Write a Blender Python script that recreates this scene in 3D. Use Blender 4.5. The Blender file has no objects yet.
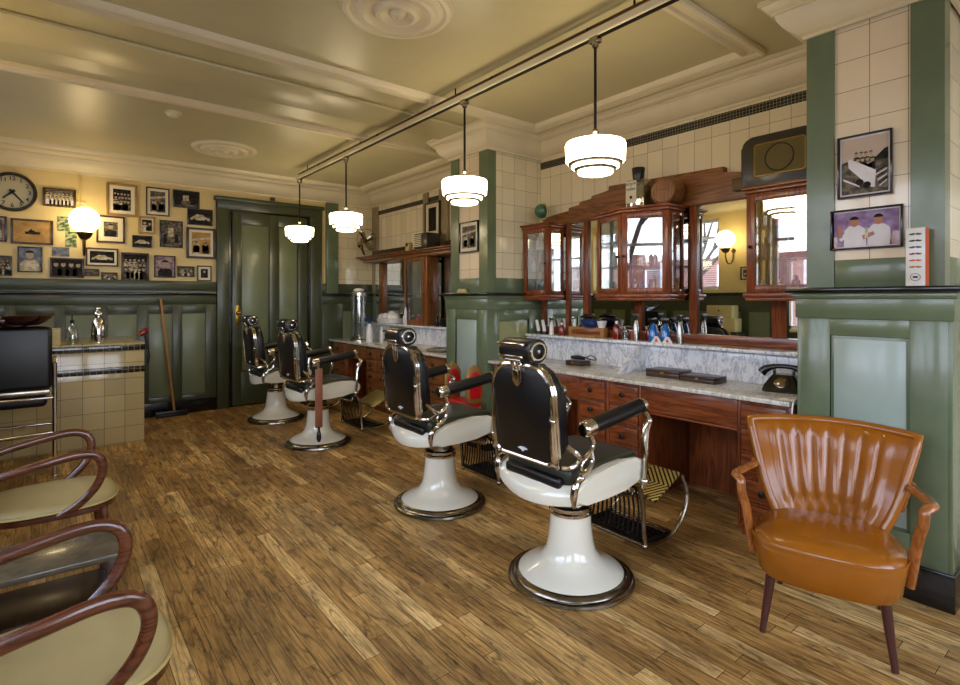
import bpy, bmesh, math, random
from mathutils import Vector, Matrix
PI = math.pi
scene = bpy.context.scene
C = scene.collection

# ------------------------------------------------------------------ mesh collector
class B:
    def __init__(s):
        s.v = []; s.f = []; s.m = []
    def add(s, vs, fs, mi=0, M=None):
        n = len(s.v)
        for p in vs:
            p = Vector(p)
            s.v.append(M @ p if M is not None else p)
        for f in fs:
            s.f.append([i + n for i in f]); s.m.append(mi)
        return s
    def bmadd(s, bm, mi=0, M=None):
        bm.verts.index_update()
        s.add([v.co.copy() for v in bm.verts], [[v.index for v in f.verts] for f in bm.faces], mi, M)
        bm.free(); return s
    def box(s, x0, x1, y0, y1, z0, z1, bev=0, mi=0, M=None, seg=2):
        bm = bmesh.new()
        vs = [bm.verts.new((x, y, z)) for x in (x0, x1) for y in (y0, y1) for z in (z0, z1)]
        for q in ((0, 1, 3, 2), (4, 6, 7, 5), (0, 4, 5, 1), (2, 3, 7, 6), (0, 2, 6, 4), (1, 5, 7, 3)):
            bm.faces.new([vs[i] for i in q])
        if bev: bmesh.ops.bevel(bm, geom=list(bm.edges), offset=bev, segments=seg, profile=.5, affect='EDGES')
        return s.bmadd(bm, mi, M)
    def lathe(s, prof, c=(0, 0, 0), seg=32, mi=0, M=None, sx=1, sy=1, caps=True):
        vs = []; fs = []; n = len(prof)
        for k in range(seg):
            a = 2 * PI * k / seg
            for r, z in prof: vs.append((c[0] + r * math.cos(a) * sx, c[1] + r * math.sin(a) * sy, c[2] + z))
        for k in range(seg):
            k2 = (k + 1) % seg
            for i in range(n - 1): fs.append((k * n + i, k2 * n + i, k2 * n + i + 1, k * n + i + 1))
        if caps and prof[0][0] > 1e-4: fs.append([k * n for k in range(seg)][::-1])
        if caps and prof[-1][0] > 1e-4: fs.append([k * n + n - 1 for k in range(seg)])
        return s.add(vs, fs, mi, M)
    def cyl(s, p0, p1, r0, r1=None, seg=16, mi=0):
        return s.tube([p0, p1], [r0, r0 if r1 is None else r1], seg, mi=mi, raw=True)
    def tube(s, pts, r, seg=10, mi=0, closed=False, raw=False, flat=1.0, up=(0, 0, 1), n=6):
        pts = [Vector(p) for p in pts]
        rs = list(r) if isinstance(r, (list, tuple)) else [r] * len(pts)
        if not raw and len(pts) > 2:
            P = []; Rr = []; N = len(pts); rng = N if closed else N - 1
            for i in range(rng):
                p1 = pts[i]; p2 = pts[(i + 1) % N]
                p0 = pts[i - 1] if (i > 0 or closed) else p1 * 2 - p2
                p3 = pts[(i + 2) % N] if (i + 2 < N or closed) else p2 * 2 - p1
                for k in range(n):
                    t = k / n
                    P.append(.5 * ((2 * p1) + (-p0 + p2) * t + (2 * p0 - 5 * p1 + 4 * p2 - p3) * t * t + (-p0 + 3 * p1 - 3 * p2 + p3) * t ** 3))
                    Rr.append(rs[i] * (1 - t) + rs[(i + 1) % N] * t)
            if not closed: P.append(pts[-1]); Rr.append(rs[-1])
            pts, rs = P, Rr
        N = len(pts); up = Vector(up); rings = []; prev = None
        for i, p in enumerate(pts):
            a = pts[(i - 1) % N] if (closed or i > 0) else p
            b = pts[(i + 1) % N] if (closed or i < N - 1) else p
            t = (b - a)
            if t.length < 1e-9: t = Vector((0, 0, 1))
            t.normalize()
            if prev is None:
                u = up - t * up.dot(t)
                if u.length < 1e-3: u = Vector((1, 0, 0)) - t * t.x
                if u.length < 1e-3: u = Vector((0, 1, 0)) - t * t.y
            else:
                u = prev - t * prev.dot(t)
            u.normalize(); prev = u; w = t.cross(u)
            rings.append([p + (u * math.cos(2 * PI * k / seg) * flat + w * math.sin(2 * PI * k / seg)) * rs[i] for k in range(seg)])
        vs = [q for rg in rings for q in rg]; fs = []
        for i in range(N if closed else N - 1):
            j = (i + 1) % N
            for k in range(seg):
                k2 = (k + 1) % seg
                fs.append((i * seg + k, i * seg + k2, j * seg + k2, j * seg + k))
        if not closed:
            fs.append(list(range(seg))[::-1]); fs.append([(N - 1) * seg + k for k in range(seg)])
        return s.add(vs, fs, mi)
    def prism(s, out, a0, a1, axis='x', mi=0, bev=0, M=None, seg=2):
        """outline in the plane across axis; x: (y,z)  y: (x,z)  z: (x,y)"""
        bm = bmesh.new()
        def mk(a):
            if axis == 'x': return [bm.verts.new((a, p, q)) for p, q in out]
            if axis == 'y': return [bm.verts.new((p, a, q)) for p, q in out]
            return [bm.verts.new((p, q, a)) for p, q in out]
        A = mk(a0); D = mk(a1); n = len(out)
        f1 = bm.faces.new(A); f2 = bm.faces.new(D[::-1])
        for i in range(n): bm.faces.new((A[(i + 1) % n], A[i], D[i], D[(i + 1) % n]))
        if bev:
            es = list(f1.edges) + list(f2.edges)
            bmesh.ops.bevel(bm, geom=es, offset=bev, segments=seg, profile=.5, affect='EDGES')
        return s.bmadd(bm, mi, M)
    def sphere(s, c, r, mi=0, seg=24, sx=1, sy=1, sz=1):
        k = 12
        return s.lathe([(max(r * math.sin(PI * i / k), 0), -r * math.cos(PI * i / k) * sz) for i in range(k + 1)], c, seg, mi, None, sx, sy)
    def grid(s, fn, nu, nv, mi=0, M=None):
        vs = [fn(i / nu, j / nv) for i in range(nu + 1) for j in range(nv + 1)]
        fs = [(i * (nv + 1) + j, (i + 1) * (nv + 1) + j, (i + 1) * (nv + 1) + j + 1, i * (nv + 1) + j + 1) for i in range(nu) for j in range(nv)]
        return s.add(vs, fs, mi, M)

def obj(name, b, mats, parent=None, ang=35, recalc=True):
    me = bpy.data.meshes.new(name)
    me.from_pydata([tuple(v) for v in b.v], [], b.f)
    if not isinstance(mats, (list, tuple)): mats = [mats]
    for m in mats: me.materials.append(m)
    me.polygons.foreach_set('material_index', b.m)
    if recalc:
        bm = bmesh.new(); bm.from_mesh(me)
        bmesh.ops.remove_doubles(bm, verts=bm.verts, dist=1e-6)
        bmesh.ops.recalc_face_normals(bm, faces=bm.faces); bm.to_mesh(me); bm.free()
    me.polygons.foreach_set('use_smooth', [True] * len(me.polygons))
    me.set_sharp_from_angle(angle=math.radians(ang))
    me.update()
    o = bpy.data.objects.new(name, me); C.objects.link(o)
    if parent: o.parent = parent
    return o
def tag(o, label, cat, group=None, kind=None):
    if label: o['label'] = label
    if cat: o['category'] = cat
    if group: o['group'] = group
    if kind: o['kind'] = kind
    return o
def thing(name, label, cat, loc=(0, 0, 0), rz=0, group=None):
    o = bpy.data.objects.new(name, None); C.objects.link(o); o.empty_display_size = .05
    o.location = loc; o.rotation_euler = (0, 0, rz)
    return tag(o, label, cat, group)
def one(name, b, mats, label, cat, loc=(0, 0, 0), rz=0, group=None, ang=35):
    o = obj(name, b, mats, ang=ang); o.location = loc; o.rotation_euler = (0, 0, rz)
    return tag(o, label, cat, group)
def struct(name, b, mats, parent=None, ang=35, recalc=True):
    o = obj(name, b, mats, parent, ang, recalc); 
    if not parent: o['kind'] = 'structure'
    return o
def dup(o, loc=None, rz=None, label=None, parent=None):
    c = o.copy(); C.objects.link(c)
    if parent: c.parent = parent
    if loc is not None: c.location = loc
    if rz is not None: c.rotation_euler = (0, 0, rz)
    if label: c['label'] = label
    for ch in list(o.children): dup(ch, parent=c)
    return c
def text(s, size):
    cu = bpy.data.curves.new('t', 'FONT'); cu.body = s; cu.size = size; cu.align_x = 'CENTER'; cu.align_y = 'CENTER'; cu.resolution_u = 2; cu.offset = size * .02
    o = bpy.data.objects.new('t', cu); C.objects.link(o)
    dg = bpy.context.evaluated_depsgraph_get(); dg.update()
    me = bpy.data.meshes.new_from_object(o.evaluated_get(dg))
    r = ([v.co.copy() for v in me.vertices], [list(p.vertices) for p in me.polygons])
    bpy.data.objects.remove(o); bpy.data.curves.remove(cu); bpy.data.meshes.remove(me)
    return r
XZ = Matrix(((1, 0, 0, 0), (0, 0, -1, 0), (0, 1, 0, 0), (0, 0, 0, 1)))   # lays x,y text into x,z facing -y
# ------------------------------------------------------------------ materials
def lin(c):
    return tuple(((x / 255) / 12.92 if x / 255 < .04045 else ((x / 255 + .055) / 1.055) ** 2.4) for x in c)
def newmat(name):
    m = bpy.data.materials.new(name); m.use_nodes = True
    nt = m.node_tree; return m, nt, nt.nodes['Principled BSDF']
def N(nt, t, **kw):
    n = nt.nodes.new(t)
    for k, v in kw.items():
        if k in n.inputs: n.inputs[k].default_value = v
        else: setattr(n, k, v)
    return n
def ramp(nt, src, stops):
    r = nt.nodes.new('ShaderNodeValToRGB'); e = r.color_ramp.elements
    e[0].position, e[0].color = stops[0][0], (*stops[0][1], 1)
    e[1].position, e[1].color = stops[-1][0], (*stops[-1][1], 1)
    for p, c in stops[1:-1]:
        x = e.new(p); x.color = (*c, 1)
    nt.links.new(src, r.inputs[0]); return r.outputs[0]
def mix(nt, fac, a, b, mode='MIX'):
    n = nt.nodes.new('ShaderNodeMix'); n.data_type = 'RGBA'; n.blend_type = mode
    for sock, v in ((n.inputs[0], fac), (n.inputs[6], a), (n.inputs[7], b)):
        if hasattr(v, 'links'): nt.links.new(v, sock)
        elif isinstance(v, tuple): sock.default_value = (*v[:3], 1)
        else: sock.default_value = v
    return n.outputs[2]
def coords(nt, scale=(1, 1, 1), rot=(0, 0, 0), loc=(0, 0, 0)):
    tc = nt.nodes.new('ShaderNodeTexCoord'); mp = nt.nodes.new('ShaderNodeMapping')
    mp.inputs['Scale'].default_value = scale; mp.inputs['Rotation'].default_value = rot; mp.inputs['Location'].default_value = loc
    nt.links.new(tc.outputs['Object'], mp.inputs[0]); return mp.outputs[0]
def noise(nt, vec, sc, det=4, rough=.55, dist=0):
    n = N(nt, 'ShaderNodeTexNoise', Scale=sc, Detail=det, Roughness=rough, Distortion=dist)
    nt.links.new(vec, n.inputs['Vector']); return n.outputs['Fac']
def math_(nt, op, a, b=0.0):
    n = nt.nodes.new('ShaderNodeMath'); n.operation = op
    for i, v in enumerate((a, b)):
        if hasattr(v, 'links'): nt.links.new(v, n.inputs[i])
        else: n.inputs[i].default_value = v
    return n.outputs[0]
def bump(nt, bs, h, st=.2, d=.01):
    b = N(nt, 'ShaderNodeBump', Strength=st, Distance=d); nt.links.new(h, b.inputs['Height']); nt.links.new(b.outputs[0], bs.inputs['Normal'])
def simple(name, col, rough=.5, metal=0, coat=0, var=.12, vs=6, bmp=0, bs_=40, spec=None):
    m, nt, bs = newmat(name); c = lin(col); v = coords(nt)
    n = noise(nt, v, vs)
    lo = tuple(x * (1 - var) for x in c); hi = tuple(min(1, x * (1 + var)) for x in c)
    nt.links.new(ramp(nt, n, [(.3, lo), (.7, hi)]), bs.inputs['Base Color'])
    bs.inputs['Roughness'].default_value = rough; bs.inputs['Metallic'].default_value = metal
    if coat: bs.inputs['Coat Weight'].default_value = coat; bs.inputs['Coat Roughness'].default_value = .08
    if bmp: bump(nt, bs, noise(nt, v, bs_, 3), bmp, .004)
    return m
def wood(name, dark, light, axis='z', rough=.3, scale=1.0, coat=.25):
    m, nt, bs = newmat(name)
    st = {'x': (1.2, 14, 14), 'y': (14, 1.2, 14), 'z': (14, 14, 1.2)}[axis]
    v = coords(nt, tuple(a * scale for a in st)); v2 = coords(nt, tuple(a * scale * 3 for a in st))
    a = noise(nt, v, 1.2, 3, .5, 1.2); b = noise(nt, v2, 3, 6, .7)
    rings = math_(nt, 'PINGPONG', math_(nt, 'MULTIPLY', a, 9.0), 1.0)
    f = math_(nt, 'ADD', math_(nt, 'MULTIPLY', rings, .55), math_(nt, 'MULTIPLY', b, .5))
    d, l = lin(dark), lin(light)
    mid = tuple((x + y) / 2 for x, y in zip(d, l))
    nt.links.new(ramp(nt, f, [(.15, d), (.5, mid), (.9, l)]), bs.inputs['Base Color'])
    bs.inputs['Roughness'].default_value = rough; bs.inputs['Coat Weight'].default_value = coat; bs.inputs['Coat Roughness'].default_value = .15
    bump(nt, bs, f, .08, .002); return m
def tiles(name, axis, col, w=.155, h=.155, offset=0.0, grout=(120, 105, 70), loc=(0, 0), var=.1, rough=.12, mortar=.0016):
    m, nt, bs = newmat(name)
    tc = nt.nodes.new('ShaderNodeTexCoord'); sp = nt.nodes.new('ShaderNodeSeparateXYZ'); nt.links.new(tc.outputs['Object'], sp.inputs[0])
    cb = nt.nodes.new('ShaderNodeCombineXYZ')
    nt.links.new(math_(nt, 'ADD', sp.outputs[{'x': 0, 'y': 1}[axis]], loc[0] + 20 * w), cb.inputs[0]); nt.links.new(math_(nt, 'ADD', sp.outputs[2], loc[1] + 20 * h), cb.inputs[1])
    br = N(nt, 'ShaderNodeTexBrick', Scale=1.0, **{'Mortar Size': mortar, 'Mortar Smooth': .1, 'Brick Width': w, 'Row Height': h})
    br.offset = offset; br.squash = 1; br.offset_frequency = 2
    nt.links.new(cb.outputs[0], br.inputs['Vector'])
    c = lin(col); br.inputs['Color1'].default_value = (*[x * (1 - var) for x in c], 1); br.inputs['Color2'].default_value = (*[min(1, x * (1 + var)) for x in c], 1)
    br.inputs['Mortar'].default_value = (*lin(grout), 1)
    nz = noise(nt, tc.outputs['Object'], 3.0)
    nt.links.new(mix(nt, .15, br.outputs['Color'], ramp(nt, nz, [(.3, tuple(x * .6 for x in c)), (.7, c)])), bs.inputs['Base Color'])
    bs.inputs['Roughness'].default_value = rough; bs.inputs['Coat Weight'].default_value = .3
    h = math_(nt, 'ADD', math_(nt, 'MULTIPLY', br.outputs['Fac'], -1.0), math_(nt, 'MULTIPLY', nz, .6))
    bump(nt, bs, h, .25, .003); return m
def glassmat(name, tint=(1, 1, 1), gloss=.12):
    m = bpy.data.materials.new(name); m.use_nodes = True; nt = m.node_tree; nt.nodes.clear()
    o = nt.nodes.new('ShaderNodeOutputMaterial'); mx = nt.nodes.new('ShaderNodeMixShader')
    t = N(nt, 'ShaderNodeBsdfTransparent'); t.inputs[0].default_value = (*tint, 1)
    g = N(nt, 'ShaderNodeBsdfGlossy', Roughness=.01)
    lw = N(nt, 'ShaderNodeLayerWeight', Blend=.35)
    nt.links.new(math_(nt, 'ADD', math_(nt, 'MULTIPLY', lw.outputs['Facing'], .6), gloss), mx.inputs[0])
    nt.links.new(t.outputs[0], mx.inputs[1]); nt.links.new(g.outputs[0], mx.inputs[2]); nt.links.new(mx.outputs[0], o.inputs[0]); return m
def emit(name, col, s):
    m, nt, bs = newmat(name); bs.inputs['Base Color'].default_value = (.8, .78, .7, 1)
    bs.inputs['Emission Color'].default_value = (*lin(col), 1); bs.inputs['Emission Strength'].default_value = s; bs.inputs['Roughness'].default_value = .25
    return m

def floor_mat():
    m, nt, bs = newmat('floor_boards')
    tc = nt.nodes.new('ShaderNodeTexCoord'); sp = nt.nodes.new('ShaderNodeSeparateXYZ'); nt.links.new(tc.outputs['Object'], sp.inputs[0])
    cb = nt.nodes.new('ShaderNodeCombineXYZ'); nt.links.new(math_(nt, 'ADD', sp.outputs[1], 10.0), cb.inputs[0]); nt.links.new(math_(nt, 'ADD', sp.outputs[0], 10.0), cb.inputs[1])
    def brick(c1, c2, mo):
        br = N(nt, 'ShaderNodeTexBrick', Scale=1.0, **{'Mortar Size': .0013, 'Mortar Smooth': .2, 'Brick Width': 1.0, 'Row Height': .074, 'Bias': 0.0})
        br.offset = .37; br.offset_frequency = 3; br.squash = .7; br.squash_frequency = 2
        br.inputs['Color1'].default_value = (*c1, 1); br.inputs['Color2'].default_value = (*c2, 1); br.inputs['Mortar'].default_value = (*mo, 1)
        nt.links.new(cb.outputs[0], br.inputs['Vector']); return br
    rnd = brick((0, 0, 0), (1, 1, 1), (.5, .5, .5))
    # board colours
    base = ramp(nt, rnd.outputs['Color'], [(0, lin((182, 138, 76))), (.4, lin((204, 158, 90))), (.75, lin((222, 178, 108))), (1, lin((246, 206, 136)))])
    # per-board shifted grain
    sh = nt.nodes.new('ShaderNodeVectorMath'); sh.operation = 'MULTIPLY_ADD'
    nt.links.new(rnd.outputs['Color'], sh.inputs[0]); sh.inputs[1].default_value = (13, 7, 5)
    mp = nt.nodes.new('ShaderNodeMapping'); mp.inputs['Scale'].default_value = (10, .8, 1); nt.links.new(tc.outputs['Object'], mp.inputs[0]); nt.links.new(mp.outputs[0], sh.inputs[2])
    g = noise(nt, sh.outputs[0], .9, 1.5, .4, .12)
    lines = math_(nt, 'PINGPONG', math_(nt, 'MULTIPLY', g, 22.0), 1.0)
    lines = ramp(nt, lines, [(.02, (0, 0, 0)), (.22, (1, 1, 1))])
    mp2 = nt.nodes.new('ShaderNodeMapping'); mp2.inputs['Scale'].default_value = (60, 3, 1); nt.links.new(tc.outputs['Object'], mp2.inputs[0])
    fine = noise(nt, mp2.outputs[0], 1.5, 5, .7)
    mp3 = nt.nodes.new('ShaderNodeMapping'); mp3.inputs['Scale'].default_value = (2.2, .9, 1); nt.links.new(tc.outputs['Object'], mp3.inputs[0])
    patch = noise(nt, mp3.outputs[0], 1.6, 6, .65)
    mp4 = nt.nodes.new('ShaderNodeMapping'); mp4.inputs['Scale'].default_value = (2.0, .5, 1); nt.links.new(tc.outputs['Object'], mp4.inputs[0])
    blot = noise(nt, mp4.outputs[0], 11, 5, .75)
    c = mix(nt, math_(nt, 'MULTIPLY', math_(nt, 'SUBTRACT', 1.0, lines), .5), base, lin((66, 42, 18)))
    c = mix(nt, .8, c, ramp(nt, fine, [(.32, (.22, .2, .18)), (.58, (1.0, 1.0, 1.0))]), 'MULTIPLY')
    c = mix(nt, .75, c, ramp(nt, patch, [(.36, (.40, .37, .34)), (.48, (.80, .78, .74)), (.60, (1.25, 1.25, 1.2))]), 'MULTIPLY')
    c = mix(nt, .7, c, ramp(nt, blot, [(.36, (.25, .22, .2)), (.46, (1, 1, 1))]), 'MULTIPLY')
    c = mix(nt, rnd.outputs['Fac'], c, lin((38, 25, 12)))
    nt.links.new(c, bs.inputs['Base Color'])
    nt.links.new(ramp(nt, patch, [(.3, (.42,) * 3), (.7, (.55,) * 3)]), bs.inputs['Roughness'])
    h = math_(nt, 'ADD', math_(nt, 'MULTIPLY', rnd.outputs['Fac'], -1.0), math_(nt, 'ADD', math_(nt, 'MULTIPLY', lines, .25), math_(nt, 'MULTIPLY', blot, .5)))
    bump(nt, bs, h, .35, .004); return m
def marble_mat(name, base, vein, sc=1.0):
    m, nt, bs = newmat(name); v = coords(nt, (sc, sc * 1.9, sc * .8), (.6, .2, .2))
    a = noise(nt, v, 6.5, 8, .68, .5); b = noise(nt, v, 18, 6, .65, .4)
    vn = math_(nt, 'ABSOLUTE', math_(nt, 'SUBTRACT', a, .5)); vb = math_(nt, 'ABSOLUTE', math_(nt, 'SUBTRACT', b, .5))
    c = mix(nt, ramp(nt, vn, [(0, (.8,) * 3), (.012, (.3,) * 3), (.05, (0, 0, 0))]), lin(base), lin(vein))
    c = mix(nt, ramp(nt, vb, [(0, (.35,) * 3), (.018, (0, 0, 0))]), c, lin(vein))
    nt.links.new(c, bs.inputs['Base Color']); bs.inputs['Roughness'].default_value = .16; return m
def lattice_mat(name, a, b):
    m, nt, bs = newmat(name); tc = nt.nodes.new('ShaderNodeTexCoord'); sp = nt.nodes.new('ShaderNodeSeparateXYZ'); nt.links.new(tc.outputs['Object'], sp.inputs[0])
    return m, nt, bs, tc, sp

M = {}
M['floor'] = floor_mat()
M['ceil'] = simple('ceiling_paint', (200, 190, 148), .34, var=.05, vs=2, bmp=.05)
M['cornice'] = simple('cornice_paint', (228, 216, 184), .4, var=.05, vs=3, bmp=.06)
M['plaster'] = simple('cream_plaster', (224, 200, 138), .5, var=.06, vs=3, bmp=.12)
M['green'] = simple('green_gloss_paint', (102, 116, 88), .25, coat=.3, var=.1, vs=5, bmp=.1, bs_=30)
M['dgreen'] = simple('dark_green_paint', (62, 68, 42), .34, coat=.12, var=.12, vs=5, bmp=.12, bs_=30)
M['sage'] = simple('sage_panel_paint', (156, 172, 162), .3, coat=.3, var=.06, vs=4, bmp=.1, bs_=18)
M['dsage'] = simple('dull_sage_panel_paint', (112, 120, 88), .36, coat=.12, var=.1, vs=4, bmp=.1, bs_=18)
M['black'] = simple('black_gloss_paint', (14, 14, 15), .2, coat=.3)
M['tile_y'] = tiles('cream_tile_along_wall', 'y', (240, 228, 198), .138, .30, loc=(.02, .09), var=.08)
M['tile_yp'] = tiles('cream_tile_pillar_front', 'y', (240, 222, 192), .155, .155, loc=(.06, .02), var=.05)
M['tile_x'] = tiles('cream_tile_back', 'x', (238, 224, 184), .31, .155, .5, loc=(.1, .02), var=.05)
M['tile_xp'] = tiles('cream_tile_pillar_side', 'x', (238, 226, 192), .155, .155, loc=(.05, .02), var=.06)
M['tile_c'] = tiles('counter_tile', 'x', (206, 186, 132), .165, .155, loc=(.085, -.01), var=.16, grout=(84, 72, 46), mortar=.002)
M['tile_b'] = tiles('black_band_tile', 'x', (24, 20, 18), .05, .06, grout=(150, 135, 95), loc=(0, 0), mortar=.003)
M['mosaic'] = tiles('black_mosaic_band', 'y', (20, 22, 24), .023, .023, grout=(150, 142, 112), loc=(0, .0), mortar=.0016)
M['marble'] = marble_mat('white_marble', (236, 238, 242), (120, 128, 150), 1.0)
M['marble_top'] = marble_mat('worn_marble_top', (222, 216, 202), (112, 104, 94), 1.3)
M['mahog'] = wood('mahogany_upright', (84, 38, 16), (160, 84, 42), 'z', .28)
M['mahog_y'] = wood('mahogany_along', (84, 38, 16), (164, 86, 42), 'y', .28)
M['brownw'] = wood('brown_oak_along', (92, 52, 22), (156, 100, 50), 'y', .38)
M['brownz'] = wood('brown_oak_upright', (90, 52, 22), (156, 98, 48), 'z', .38)
M['darkw'] = wood('dark_brown_wood', (34, 20, 12), (70, 42, 24), 'y', .35)
M['bent'] = wood('bent_beech_stained', (58, 26, 14), (112, 60, 34), 'x', .22, coat=.6)
M['armw'] = wood('oak_arm', (120, 66, 26), (176, 108, 52), 'z', .25, coat=.5)
M['legw'] = simple('dark_stained_leg', (66, 26, 18), .3, coat=.4)
M['straw'] = simple('pale_broom_wood', (170, 118, 62), .5)
M['chrome'] = simple('chrome', (214, 208, 198), .1, 1, var=.04)
M['oldchrome'] = simple('worn_chrome', (150, 142, 128), .2, 1, var=.3, vs=14)
M['brass'] = simple('brass', (176, 140, 66), .28, 1, var=.15)
M['iron'] = simple('black_iron', (34, 32, 30), .35, .7, var=.2)
M['bronze'] = simple('bronze_fittings', (92, 70, 40), .35, .8)
M['enamel'] = simple('cream_enamel', (232, 226, 204), .1, coat=.8, var=.03)
M['leather'] = simple('black_leather', (10, 9, 10), .36, coat=.0, bmp=.15, bs_=120)
M['seatleather'] = simple('dark_green_leather', (44, 46, 32), .38, bmp=.15, bs_=120)
M['orange'] = simple('tan_orange_leather', (150, 86, 14), .24, coat=.4, var=.08, vs=9, bmp=.12, bs_=30)
M['cream_seat'] = simple('cream_vinyl', (176, 158, 106), .38, var=.08, vs=5, bmp=.2, bs_=14)
M['cream_edge'] = simple('cream_piping', (206, 188, 124), .4)
M['strop'] = simple('strop_leather', (150, 92, 66), .5)
M['white'] = simple('white_ceramic', (232, 230, 226), .2, var=.03)
M['paper'] = simple('paper', (226, 216, 190), .6, var=.04)
M['beige'] = simple('beige_metal', (202, 186, 126), .4)
M['cap'] = simple('black_plastic', (16, 16, 18), .3)
M['redpl'] = simple('red_velvet', (206, 22, 26), .4)
M['gilt'] = simple('gilt_carving', (168, 128, 66), .4, .5, bmp=.5, bs_=30)
M['bluel'] = simple('blue_liquid', (26, 110, 190), .1, coat=.6)
M['navy'] = simple('navy_bowl', (26, 52, 104), .3)
M['redl'] = simple('dark_red_glass', (128, 34, 20), .1, coat=.6)
M['orangel'] = simple('orange_plastic', (214, 84, 24), .3)
M['pink'] = simple('pink_card', (220, 50, 90), .5)
M['globe'] = simple('globe_map_green', (58, 112, 82), .3, coat=.4, var=.5, vs=9)
M['steel'] = simple('brushed_steel', (168, 164, 156), .22, 1)
M['opal'] = emit('opal_glass_lit', (255, 232, 190), 8.0)
M['opal2'] = emit('opal_globe_lit', (255, 226, 168), 7)
M['ringgrey'] = simple('tier_shading_grey', (120, 116, 100), .4)
M['glass'] = glassmat('cabinet_glass', gloss=.16)
M['jar'] = glassmat('jar_glass', (.86, .92, .93), .25)
M['wglass'] = glassmat('window_glass', gloss=.03)
M['clockface'] = simple('clock_face', (186, 176, 140), .4, var=.03)
M['speaker'] = simple('speaker_cloth', (104, 92, 50), .8, bmp=.4, bs_=200)
M['radiogrey'] = simple('dark_radio_casing', (46, 42, 34), .4, coat=.2)
M['brick'] = tiles('brick_facade', 'y', (128, 66, 50), .22, .075, .5, grout=(150, 140, 130), rough=.8, mortar=.008)
M['pave'] = simple('pavement', (130, 128, 124), .8)
M['bark'] = simple('bark', (60, 50, 42), .9)
M['blind'] = simple('blind_slats', (214, 216, 220), .5)
def mirror():
    m, nt, bs = newmat('mirror_silver'); bs.inputs['Metallic'].default_value = 1; bs.inputs['Roughness'].default_value = .015
    v = coords(nt); n = noise(nt, v, 5)
    nt.links.new(ramp(nt, n, [(.2, (.80, .84, .82)), (.8, (.88, .91, .89))]), bs.inputs['Base Color']); return m
M['mirror'] = mirror()
def plate_mat():
    m, nt, bs = newmat('brass_diamond_plate'); tc = nt.nodes.new('ShaderNodeTexCoord'); sp = nt.nodes.new('ShaderNodeSeparateXYZ'); nt.links.new(tc.outputs['Object'], sp.inputs[0])
    ax = math_(nt, 'ABSOLUTE', math_(nt, 'SUBTRACT', sp.outputs[0], .70)); ay = math_(nt, 'ABSOLUTE', sp.outputs[1])
    d = math_(nt, 'FRACT', math_(nt, 'MULTIPLY', math_(nt, 'ADD', ax, ay), 34.0))
    f = ramp(nt, d, [(.42, (0, 0, 0)), (.5, (1, 1, 1))])
    nt.links.new(mix(nt, f, lin((40, 30, 12)), lin((206, 184, 110))), bs.inputs['Base Color'])
    bs.inputs['Roughness'].default_value = .35; bs.inputs['Metallic'].default_value = .6; bump(nt, bs, f, .6, .004); return m
M['plate'] = plate_mat()
ART = {}
def art_mat(key, lo, hi, sc=20, hard=.08, seed=0, tint=None):
    """printed picture tones: hard-edged cloudy patches of ink on paper"""
    m, nt, bs = newmat('print_' + key); v = coords(nt, (1, 1, 1.2), (0, 0, 0), (seed * 3.7, seed, seed * 1.3))
    n = noise(nt, v, sc, 3, .5, .3)
    mid = tint or tuple((a + b) / 2 for a, b in zip(lo, hi))
    nt.links.new(ramp(nt, n, [(.5 - hard, lin(lo)), (.5, lin(mid)), (.5 + hard, lin(hi))]), bs.inputs['Base Color'])
    bs.inputs['Roughness'].default_value = .6; bs.inputs['Specular IOR Level'].default_value = .2; return m
M['pdark'] = art_mat('dark', (14, 12, 11), (44, 38, 32), 30)
M['psoft'] = art_mat('soft', (176, 156, 146), (214, 196, 172), 5, .4, 9)
M['taupe'] = simple('taupe_strip', (150, 136, 104), .45)
M['tabletop'] = simple('worn_dark_tabletop', (84, 76, 60), .25, var=.35, vs=12, coat=.3)
M['pmid'] = art_mat('mid', (70, 64, 56), (124, 114, 98), 26, seed=1)
M['plight'] = art_mat('light', (168, 158, 132), (216, 206, 180), 22, seed=2)
M['pblue'] = art_mat('blue', (70, 78, 96), (150, 156, 166), 16, .2, 3)
M['psepia'] = art_mat('sepia', (150, 112, 60), (206, 166, 104), 10, .3, 4)
M['pmauve'] = art_mat('mauve', (120, 92, 108), (196, 172, 168), 22, .15, 5)
M['skin'] = simple('printed_skin', (168, 148, 122), .5)
M['olive'] = simple('sage_panel_side_light', (150, 152, 104), .3, coat=.2, var=.08, vs=4, bmp=.1, bs_=18)  # sage panel again, with the side face's different light put into its colour
M['tan_skin'] = simple('printed_warm_skin', (176, 118, 92), .5)
M['ppurple'] = art_mat('purple', (110, 84, 128), (176, 156, 188), 18, .2, 6)
M['pgreen'] = art_mat('foliage', (60, 86, 52), (176, 178, 140), 34, .1, 7)
M['white_print'] = simple('printed_white', (216, 212, 216), .4)

# ------------------------------------------------------------------ room shell
XL, XR, YB, YF, H = -.75, 3.87, 7.45, -1.9, 3.0
struct('floor', B().box(XL - .2, XR + .2, YF - .2, YB + .2, -.1, 0), M['floor'])
struct('ceiling', B().box(XL - .2, XR + .2, YF - .2, YB + .2, H, H + .1), M['ceil'])
struct('wall_back', B().box(XL - .2, 3.11, YB, YB + .15, 0, H).box(3.11, XR + .2, YB, YB + .15, 0, H, mi=1), [M['plaster'], M['tile_x']])
struct('wall_right', B().box(XR, XR + .15, YF - .2, YB, 0, H), [M['tile_y']])
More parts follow.
